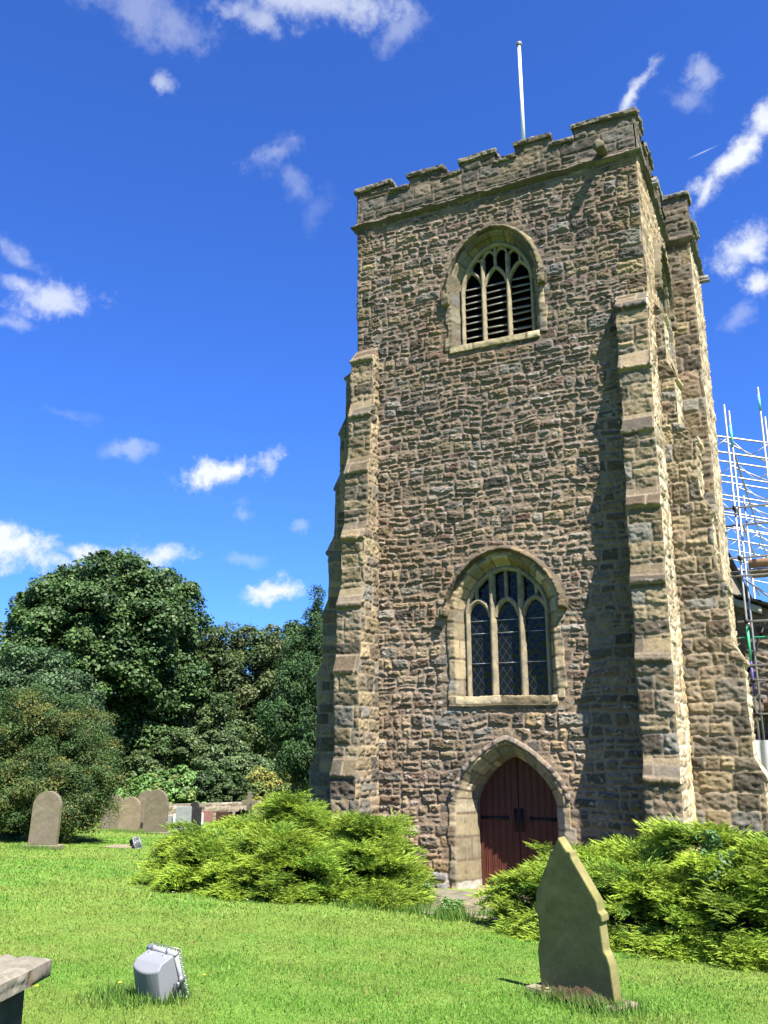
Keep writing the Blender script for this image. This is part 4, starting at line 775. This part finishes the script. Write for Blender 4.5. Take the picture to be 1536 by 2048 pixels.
# golden junipers
def spray_template(seed):
    rg = np.random.default_rng(seed); tris = []; tp = []
    def needle(p, d, l, w, s):
        d = d / np.linalg.norm(d); a = np.cross(d, rg.normal(size=3)); a /= np.linalg.norm(a); tris.append((p - a * w, p + a * w, p + d * l)); tp.append((s * .55, s * .55, min(1, s * .6 + .42)))
    ax = lambda x: np.array([x, .05 * math.sin(x * 5 + seed), .12 * x - .42 * x ** 2.4])
    for x in np.linspace(.12, 1.0, 12):
        p = ax(x)
        for s in (-1, 1):
            L = .40 * (1 - .62 * x) * rg.uniform(.7, 1.2); ang = s * rg.uniform(.55, .95); dx = np.array([math.cos(ang), math.sin(ang), rg.uniform(-.15, .35)]); m = max(3, int(L / .055))
            for j in range(m):
                t = (j + .5) / m; q = p + dx * L * t + np.array([0, 0, -.30 * (L * t) ** 1.5 * 1.6]); sft = max(x * .75 + .25 * t, t * .8)
                for s2 in (-1, 1): needle(q, np.array([math.cos(ang + s2 * .6), math.sin(ang + s2 * .6), rg.uniform(-.4, .35)]), .085 * rg.uniform(.8, 1.5), .0125, sft)
            needle(p + dx * L * .9, dx + np.array([0, 0, -.2]), .16, .014, max(x, .85))
        needle(p, np.array([1, rg.uniform(-.3, .3), rg.uniform(-.1, .3)]), .17, .014, x)
    return np.array(tris), np.array(tp)
SPR = [spray_template(s) for s in range(5)]
def juniper(x, y, mounds, label, seed, nclu=10.5):
    rg = np.random.default_rng(seed); z = float(gz(x, y)); root = empty('juniper_bush', (x, y, z)); tag(root, label, 'juniper bush'); mb = MB(); wood = MB()
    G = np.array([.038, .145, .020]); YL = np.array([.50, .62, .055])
    mounds = [(a, b, c_, d_, h_ * 1.17) for a, b, c_, d_, h_ in mounds]
    for (mx, my, rx, ry, h) in mounds:
        area = (rx + ry) * .5 * h * 4 + rx * ry * 2; n = int(area * nclu)
        for i in range(n):
            th = rg.random() * 2 * np.pi; e = (rg.random() * .22 if rg.random() < .34 else rg.random() ** .85 * 1.5); d = np.array([math.cos(th) * math.cos(e), math.sin(th) * math.cos(e), math.sin(e)])
            zz0 = float(gz(x + mx, y + my)) - z; rad = rg.uniform(.60, 1.0); C = np.array([mx + d[0] * rx * rad, my + d[1] * ry * rad, zz0 + .06 + d[2] * h * rad * .93])
            az0 = th + rg.normal(0, .35); cv = rg.uniform(.7, 1.2); cy = rg.uniform(.6, 1.2); L0 = rg.uniform(.38, .66)
            for k in range(rg.integers(6, 10)):
                az = az0 + rg.normal(0, .42); pt = .30 * math.sin(e) + .15 + rg.normal(0, .10); ro = rg.normal(0, .18); L = L0 * rg.uniform(.75, 1.2); T, tp = SPR[rg.integers(5)]
                ca, sa, cp, sp, cr, sr = math.cos(az), math.sin(az), math.cos(pt), math.sin(pt), math.cos(ro), math.sin(ro)
                M = np.array([[ca, -sa, 0], [sa, ca, 0], [0, 0, 1]]) @ np.array([[cp, 0, -sp], [0, 1, 0], [sp, 0, cp]]) @ np.array([[1, 0, 0], [0, cr, -sr], [0, sr, cr]])
                off = np.array([math.cos(az + 1.57), math.sin(az + 1.57), 0]) * rg.normal(0, .09) + np.array([0, 0, rg.normal(0, .025)])
                V = (T.reshape(-1, 3) * L) @ M.T + C + off - np.array([ca, sa, 0]) * L * .45
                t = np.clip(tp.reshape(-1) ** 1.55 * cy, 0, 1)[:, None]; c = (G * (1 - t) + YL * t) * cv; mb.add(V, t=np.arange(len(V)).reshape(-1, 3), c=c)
            if i % 2 == 0: wood.path([np.array([mx * .7, my * .7, zz0 + .02]), np.array([mx * .6, my * .6, zz0]) * .4 + C * .6 + (0, 0, .04), C - d * .12], [.03, .018, .008], n=5)
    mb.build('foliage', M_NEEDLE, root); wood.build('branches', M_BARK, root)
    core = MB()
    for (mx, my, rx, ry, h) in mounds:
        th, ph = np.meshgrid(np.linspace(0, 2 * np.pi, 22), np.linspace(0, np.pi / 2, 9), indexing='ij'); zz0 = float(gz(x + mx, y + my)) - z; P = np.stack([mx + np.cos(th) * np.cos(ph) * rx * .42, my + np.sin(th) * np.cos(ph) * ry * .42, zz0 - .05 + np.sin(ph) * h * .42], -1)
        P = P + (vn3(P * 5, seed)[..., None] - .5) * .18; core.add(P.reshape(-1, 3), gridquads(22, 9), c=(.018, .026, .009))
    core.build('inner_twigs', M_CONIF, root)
    return root
juniper(0, -2.6, [(.2, .0, 1.35, 1.0, 1.20), (-1.35, -.55, .75, .7, .66), (1.65, .0, .85, .9, 1.05), (.6, -1.1, 1.4, .9, .80), (1.9, -.8, .7, .65, .64), (-.6, -1.2, 1.1, .8, .56), (-1.0, .2, .75, .75, .86)], 'spreading golden green juniper bush left of the church door', 901)
juniper(6.4, -4.1, [(-1.55, .8, .5, .5, .50), (-1.0, .6, .8, .75, .84), (-.1, .2, 1.0, .85, .96), (.75, -.2, .8, .7, 1.16), (1.7, -.5, 1.1, .8, 1.02), (-.1, -.55, 1.25, .75, .72), (1.05, -.75, 1.1, .5, .82), (2.8, -.5, 1.1, 1.0, 1.1), (-1.2, -.1, .8, .7, .62)], 'spreading golden green juniper bush right of the church door behind the pointed gravestone', 902)
br = empty('bramble', (7.25, -5.0, float(gz(7.25, -5.0)))); tag(br, 'broad leaved green bramble shoot growing through the right hand juniper', 'bramble')
mb = MB(); crown(mb, frame_at(7.25, -5.0), [(0, 0, .95, .16, .16), (.12, 0, 1.12, .12, .12), (-.1, .0, .8, .14, .12), (.05, 0, 1.25, .08, .1)], rc=.09, nper=10, size=.055, cols=[(.08, .17, .055), (.10, .19, .07), (.06, .14, .045)], seed=20, aspect=.75, fill=.2); mb.build('leaves', M_LEAF, br)
mb = MB(); mb.path([(0, 0, 0), (.05, .02, .6), (0, 0, 1.1), (.06, 0, 1.4)], [.008, .007, .005, .003], n=6); mb.build('stem', M_BARK, br)
for (x, y, lab, s) in ((3.55, -3.75, 'leafy green weed sprouting at the lawn edge of the path', 1), (2.75, -2.9, 'thin upright weed growing from the middle of the stone path', 2)):
    w = empty('weed', (x, y, float(gnoise(x, y)) + .02)); tag(w, lab, 'weed'); mb = MB()
    crown(mb, frame_at(x, y), [(0, 0, .10, .16, .08)] if s == 1 else [(0, 0, .12, .04, .12), (.03, 0, .25, .03, .08)], rc=.06, nper=14, size=.07, cols=[(.10, .20, .04), (.12, .23, .05)], seed=30 + s, aspect=.35, fill=.3); mb.build('leaves', M_LEAF, w)

# ------------------------------------------------------------------ boundary wall
bw = empty('boundary_wall', (-15.6, 18.5, -.6)); tag(bw, 'low pale rubble boundary wall behind the small gravestones', 'wall')
mb = MB(); pts = [(-16.3, 13.2), (-15.9, 16.5), (-15.1, 20.3), (-13.6, 25.5), (-11.8, 32)]; ST = dict(RUB, pal=[(.36, .31, .23), (.30, .26, .19), (.42, .37, .29), (.25, .21, .16)], pw=[.3, .3, .2, .2], mortar=(.28, .23, .17))
for i in range(4):
    (xa, ya), (xb, yb) = pts[i], pts[i + 1]; o = np.array([-15.6, 18.5, -.6]); za, zb2 = float(gz(xa, ya)), float(gz(xb, yb)); nx = np.array([(yb - ya), -(xb - xa), 0]); nx = nx / np.linalg.norm(nx) * .35
    A, B, A2, B2 = (np.array(p) - o for p in ((xa, ya, za - .2), (xb, yb, zb2 - .2), (xa, ya, za + .68), (xb, yb, zb2 + .68)))
    quadpatch(mb, A, B, B2, A2, ST, 820 + i, .04); mb.add([A2, B2, B2 - nx, A2 - nx], [(0, 1, 2, 3)], c=(.25, .23, .19)); mb.add([A - nx, B - nx, B2 - nx, A2 - nx], [(3, 2, 1, 0)], c=(.25, .22, .17))
mb.build('wall', M_STONE, bw)

# ------------------------------------------------------------------ headstones
def M_ST(name, c, c2, **k): return mat(name, c, .92, nscale=7, namt=.3, col2=c2, c2scale=3.2, bump=.004, bscale=70, spec=.15, **k)
MS_OLIVE = M_ST('mossy_olive_stone', (.20, .18, .075), (.155, .145, .05)); MS_BROWN = M_ST('weathered_brown_stone', (.155, .13, .095), (.12, .108, .065)); MS_TAN = M_ST('lighter_tan_stone', (.21, .17, .115), (.15, .125, .075)); MS_GREY = M_ST('grey_granite', (.22, .235, .235), (.19, .20, .20)); MS_WHITE = M_ST('white_marble', (.55, .55, .53), (.45, .45, .42))
MS_PINK = M_ST('pink_granite', (.24, .12, .10), (.17, .09, .08)); MS_DKBR = M_ST('dark_brown_granite', (.055, .028, .022), (.04, .022, .018)); MS_BLACK = M_ST('black_granite', (.02, .02, .022), (.03, .03, .03)); MS_PALE = M_ST('pale_base_stone', (.24, .205, .14), (.15, .14, .085))
def round_top(w, h, rise=None, sh=0, n=14):
    r = w / 2 - sh; rise = rise or r; z = h - rise; p = [(-w / 2, 0), (w / 2, 0), (w / 2, z)]
    if sh: p.append((r, z))
    p += [(r * math.cos(t), z + rise * math.sin(t)) for t in np.linspace(0, np.pi, n)[(0 if not sh else 1):]]
    if sh: p = p[:-1] + [(-r, z), (-w / 2, z)]
    q = []
    for a in p:
        if not q or math.dist(a, q[-1]) > .004: q.append(a)
    return q
def headstone(x, y, pts, th, mtl, label, yaw=-17, lean=0, roll=0, base=None, basemat=None, cat='headstone', group=None, zoff=0, bev=.012):
    z = float(gnoise(x, y)) + zoff; t = empty('headstone', (x, y, z), 0); t.rotation_euler = (0, 0, R(-yaw)); tag(t, label, cat, group)
    zb = 0
    if base:
        bwid, bth, bh = base; b = extrude_poly('base', [(-bwid / 2, -.12), (bwid / 2, -.12), (bwid / 2, bh), (-bwid / 2, bh)], -bth / 2, bth / 2, basemat or MS_PALE, t, .02); zb = bh - .01
    s = extrude_poly('tablet', [(a, b + (0 if b > 0 else -.08 if not base else 0)) for a, b in pts], -th / 2, th / 2, mtl, t, bev); s.location = (0, 0, zb); s.rotation_euler = (R(lean), R(roll), 0)
    return t
gp = [(-.43, 0), (.43, 0), (.425, .30), (.405, .37), (.375, .41), (.372, .62), (.405, .645), (.402, .70), (.37, .72), (.365, .80), (.13, 1.14), (.13, 1.185), (.085, 1.19), (0, 1.30), (-.085, 1.19), (-.13, 1.185), (-.13, 1.14), (-.365, .80), (-.37, .72), (-.402, .70), (-.405, .645), (-.372, .62), (-.375, .41), (-.405, .37), (-.425, .30)]
headstone(6.50, -8.24, [(a * .93, b) for a, b in gp], .10, MS_OLIVE, 'tall pointed mossy olive gravestone leaning on its slab, nearest to the camera before the door', 25, 5.4, -1, base=(.98, .34, .05))
mb = MB(); X, Y = np.meshgrid(np.linspace(-.36, .36, 30), np.linspace(-.16, .12, 14), indexing='ij'); mb.add(np.stack([X, Y, np.maximum(.0, .075 * np.exp(-((X - .05) ** 2 / .07 + (Y - .03) ** 2 / .004))) + (fbm(X * 22, Y * 22, 3, 2) - .5) * .06 - .01], -1).reshape(-1, 3), gridquads(30, 14)); o = mb.build('moss_mound', mat('dry_moss', (.055, .036, .018), 1, nscale=25, namt=.5, bump=.03, bscale=40)); o.rotation_euler = (0, 0, R(-25)); o.location = (6.475, -8.335, float(gz(6.475, -8.335)) + .05); tag(o, 'clump of dry brown moss at the foot of the pointed gravestone', 'moss')
headstone(-8.50, .18, round_top(.71, 1.24, .35), .13, MS_BROWN, 'round topped weathered brown gravestone standing alone before the yew', -17, -2, 1.5, base=(.94, .34, .08))
G_ = 'brown round topped headstones in the churchyard row'
headstone(-14.45, 9.1, round_top(.84, 1.16, .42), .12, MS_BROWN, 'brown round topped headstone leftmost of the four in the row, half behind its neighbour', -17, -2, 2, group=G_)
headstone(-13.35, 8.75, round_top(.78, 1.14, .36, .03), .12, MS_TAN, 'brown round topped headstone second from left in the row, with narrow shoulders', -17, 0, 2, group=G_)
headstone(-14.15, 10.55, round_top(.82, 1.14, .42), .12, MS_BROWN, 'brown headstone on a dark plinth, third in the row, behind the widest one', -17, -2, 2, group=G_, base=(.9, .3, .22), basemat=MS_BLACK)
pt4 = [(-.43, 0), (.43, 0), (.42, .30), (.38, .36), (.40, .42), (.40, .88), (.37, .98)] + [(.37 * math.cos(t), .98 + .40 * math.sin(t)) for t in np.linspace(.2, np.pi - .2, 12)] + [(-.37, .98), (-.40, .88), (-.40, .42), (-.38, .36), (-.42, .30)]
headstone(-11.95, 8.45, pt4, .13, MS_BROWN, 'largest brown headstone with rounded top and notched sides, rightmost in the row', -17, 3, 2.5, group=G_, base=(1.0, .34, .05))
headstone(-12.74, 10.95, [(-.29, 0), (.29, 0), (.29, .80), (.25, .85), (-.25, .85), (-.29, .80)], .1, MS_GREY, 'plain grey granite headstone with a flat top, right of the brown row', -17, -2)
headstone(-13.5, 12.6, round_top(.55, .95, .2, .1), .1, MS_BLACK, 'dark headstone top peeping above the flat grey granite headstone', -17)
headstone(-14.55, 14.2, [(-.2, 0), (.24, 0), (.24, .42), (.16, .46), (-.2, .46)], .1, MS_WHITE, 'small white marble gravestone behind the grey granite headstone', -17)
headstone(-14.97, 15.25, [(-.33, 0), (.33, 0), (.33, .46), (-.33, .46)], .12, MS_PINK, 'low speckled pink granite gravestone before the stone wall', -17)
headstone(-14.46, 15.9, [(-.34, 0), (.34, 0), (.34, .43), (-.34, .43)], .14, MS_DKBR, 'low polished dark brown gravestone right of the pink granite one', -17)
headstone(-13.75, 16.2, [(-.3, 0), (.3, 0), (.3, .46), (.0, .52), (-.3, .44)], .14, MS_BLACK, 'low black gravestone beside the dark brown one at the juniper edge', -17)
headstone(-15.3, 13.35, [(-.2, 0), (.12, 0), (.12, .34), (-.2, .34)], .2, MS_GREY, 'very small grey grave marker between the brown row and the granite headstone', -17)
headstone(-15.0, 13.4, [(-.1, 0), (.1, 0), (.1, .42), (-.1, .42)], .1, MS_WHITE, 'narrow white grave marker beside the very small grey one', -17)
headstone(-14.9, 18.4, [(-.16, 0), (.16, 0), (.10, .62), (.34, .64), (.34, .80), (.09, .82), (.08, 1.15), (-.08, 1.15), (-.09, .82), (-.34, .80), (-.34, .64), (-.10, .62)], .14, MS_BROWN, 'weathered stone cross in front of the wall above the juniper', -17, cat='cross')
headstone(-14.1, 18.8, round_top(.75, 1.05, .3), .12, MS_BLACK, 'black round topped headstone between the stone cross and the conifer', -17)
# flat slab in the lawn
o = extrude_poly('grave_slab', [(-.35, -.05), (.35, -.05), (.35, .03), (-.35, .03)], -.3, .3, MS_PALE, None, .02); o.location = (-7.95, 2.3, float(gnoise(-7.95, 2.3)) + .01); tag(o, 'flat pale stone slab in the lawn beside the small floodlight', 'grave slab')

# ------------------------------------------------------------------ floodlights
M_FLG = mat('grey_plastic_housing', (.20, .205, .225), .42, spec=.4, nscale=3, namt=.06); M_FLF = mat('pale_frame', (.30, .31, .33), .4, spec=.4)
def floodlight(x, y, yaw, label, sc=1.0, dark=False):
    t = empty('floodlight', (x, y, float(gnoise(x, y)) - .01)); t.rotation_euler = (R(-6), R(4), R(yaw)); t.scale = (sc, sc, sc * 1.14); tag(t, label, 'floodlight')
    # side profile (y forward, z up)
    hw = .165; prof = [(.02, .375), (-.13, .315), (-.165, .262), (-.045, .015), (.06, .0), (.25, .035)]; n = 9; V = []
    for i, xx in enumerate(np.linspace(-hw, hw, n)):
        k = 1 - (xx / hw) ** 2; V.append([(xx, yy - (.03 * k if j in (2, 3) else 0), zz - (.028 * k if j == 2 else 0)) for j, (yy, zz) in enumerate(prof)])
    V = np.array(V); m = len(prof); bm = bmesh.new(); vs = [[bm.verts.new(p) for p in row] for row in V]
    for i in range(n - 1):
        for j in range(m): bm.faces.new((vs[i][j], vs[i][(j + 1) % m], vs[i + 1][(j + 1) % m], vs[i + 1][j]))
    bm.faces.new(vs[0][::-1]); bm.faces.new(vs[-1]); bmesh.ops.recalc_face_normals(bm, faces=bm.faces)
    bmesh.ops.bevel(bm, geom=[e for e in bm.edges if e.calc_face_angle(0) > .35], offset=.012, segments=3, profile=.5, affect='EDGES', clamp_overlap=True)
    me = bpy.data.meshes.new('housing'); bm.to_mesh(me); bm.free(); me.materials.append(M_FLG if not dark else M_IRON); link(me, 'housing', t)
    A = np.array([0, .02, .375]); B = np.array([0, .25, .035]); dz = (B - A) / np.linalg.norm(B - A); nr = np.array([0, -dz[2], dz[1]]) * 1.0; nr = np.array([0, dz[2] * -1, dz[1]]); Ln = np.linalg.norm(B - A)
    def bar(x0, x1, s0, s1, n0, n1, mb):
        c = []
        for nn in (n0, n1):
            for ss, xx in ((s0, x0), (s0, x1), (s1, x1), (s1, x0)): c.append(A + dz * ss + nr * nn + np.array([xx, 0, 0]))
        mb.add(c, [(0, 3, 2, 1), (4, 5, 6, 7), (0, 1, 5, 4), (1, 2, 6, 5), (2, 3, 7, 6), (3, 0, 4, 7)])
    mb = MB(); w = hw + .022
    bar(-w, w, -.02, .012, -.014, .022, mb); bar(-w, w, Ln - .012, Ln + .02, -.014, .022, mb); bar(-w, -w + .03, .013, Ln - .013, -.014, .022, mb); bar(w - .03, w, .013, Ln - .013, -.014, .022, mb); mb.build('frame', M_FLF, t)
    mb = MB(); bar(-w + .03, w - .03, .013, Ln - .013, .002, .010, mb); mb.build('glass', mat('flood_glass', (.05, .06, .07), .08, spec=.6) if 'flood_glass' not in bpy.data.materials else bpy.data.materials['flood_glass'], t)
    for xx, ss in ((-.10, -.02), (.085, -.02)):
        mb = MB(); c = A + dz * ss + np.array([xx, 0, 0]); mb.box(c + (-.018, -.045, -.05), c + (.018, .004, -.028)); mb.box(c + (-.018, -.012, -.03), c + (.018, .03, .018)); mb.box(c + (-.012, -.05, -.075), c + (.012, -.035, -.03)); mb.build('clip', M_STEEL, t)
    for xx in (w + .006,):
        mb = MB(); c = A + dz * Ln * .55 + np.array([xx, 0, 0]); mb.box(c + (-.012, -.035, -.025), c + (.012, .03, .02)); mb.box(c + (-.006, -.055, -.06), c + (.010, -.03, -.02)); mb.build('clip', M_STEEL, t)
    mb = MB()
    for i in range(13): xx = -w + 2 * w * i / 12; mb.tube(A + nr * .06 + dz * -.01 + (xx, 0, 0), A + nr * .06 + dz * (Ln + .01) + (xx, 0, 0), .0022, n=5); mb.tube(A + nr * .02 + dz * -.01 + (xx, 0, 0), A + nr * .06 + dz * -.01 + (xx, 0, 0), .0022, n=5)
    for i in range(11): ss = -.01 + (Ln + .02) * i / 10; mb.tube(A + nr * .06 + dz * ss + (-w, 0, 0), A + nr * .06 + dz * ss + (w, 0, 0), .0022, n=5); mb.tube(A + nr * .02 + dz * ss + (w, 0, 0), A + nr * .06 + dz * ss + (w, 0, 0), .0022, n=5); mb.tube(A + nr * .02 + dz * ss + (-w, 0, 0), A + nr * .06 + dz * ss + (-w, 0, 0), .0022, n=5)
    mb.build('wire_guard', M_STEEL, t)
    mb = MB(); mb.box((w, .05, -.02), (w + .014, .13, .16)); mb.box((-w - .014, .05, -.02), (-w, .13, .16)); mb.box((-w, .06, -.05), (w, .12, -.02)); mb.build('bracket', M_IRON, t)
    return t
floodlight(3.79, -10.60, -5, 'grey floodlight housing seen from behind on the lawn, in front of the left juniper', .82)
floodlight(-7.62, 2.42, -95, 'tiny far black and white floodlight on the lawn before the headstones', .62, True)

# ------------------------------------------------------------------ chest tomb at the lower left
tb = empty('chest_tomb', (5.02, -12.90, 0)); tag(tb, 'flat topped stone chest tomb with a lichened slab at the lower left corner', 'tomb'); tb.rotation_euler = (0, 0, math.atan2(-.95, .316) + math.pi / 2)
zt = 1.69; zgd = float(gz(5, -13.3)) - .1
mb = MB(); mbox(mb, lambda a, n, z: np.stack([a, n, z], -1), -1.0, 0.0, -1.9, 0, zt - .075, zt, dict(DRS, hmin=3, hmax=4, lmin=4, lmax=5, rough=.014, gain=.7, pal=[(.20, .18, .14)], pw=[1], lt=.6, lich=(.36, .33, .25)), 950, .012, 'fklrtb'); mb.build('top_slab', M_DRESSED, tb)
MT = M_ST('dark_tomb_stone', (.15, .125, .085), (.07, .075, .04))
mb = MB(); mb.box((-.90, -1.8, zgd), (-.10, -.07, zt - .078)); mb.build('side_panels', MT, tb)
for xx, yy in ((-.055, -.045), (-.055, -1.70), (-.80, -.045)):
    mb = MB(); mb.box((xx - .14, yy - .14, zgd), (xx + .0, yy, zt - .35)); mb.box((xx - .16, yy - .16, zgd), (xx + .02, yy + .02, zgd + .2)); mb.build('corner_pier', MT, tb)

# small flowers in the grass
def flower(x, y, name, mt, label, group, first=[None]):
    t = empty(name, (x, y, float(gnoise(x, y)))); tag(t, label, 'flower', group)
    mb = MB(); mb.path([(0, 0, 0), (.004, 0, .05), (.006, 0, .075)], [.002, .002, .0015], n=5); mb.build('stem', bpy.data.materials['flower_stem'], t)
    mb = MB()
    for i in range(10):
        a = i * 2 * math.pi / 10; r = .02; V = np.array([(.006, 0, .076), (.006 + r * .6 * math.cos(a - .28), r * .6 * math.sin(a - .28), .080), (.006 + r * math.cos(a), r * math.sin(a), .079), (.006 + r * .6 * math.cos(a + .28), r * .6 * math.sin(a + .28), .080)]); mb.add(V, [(0, 1, 2, 3)])
    mb.build('petals', mt, t)
mat('flower_stem', (.1, .2, .04), .8); MW = mat('daisy_white', (.8, .8, .78), .7); MY = mat('dandelion_yellow', (.75, .55, .03), .7)
for x, y in ((2.15, -3.75), (2.28, -3.72), (2.75, -3.85), (.9, -5.05), (-.4, -5.1)): flower(x, y, 'daisy', MW, 'tiny white daisy in the grass at the foot of the left juniper', 'daisies by the left juniper')
for x, y in ((3.42, -10.55), (3.3, -10.2), (3.75, -9.9), (3.0, -11.0)): flower(x, y, 'dandelion', MY, 'tiny yellow dandelion in the lawn near the grey floodlight', 'dandelions near the floodlight')
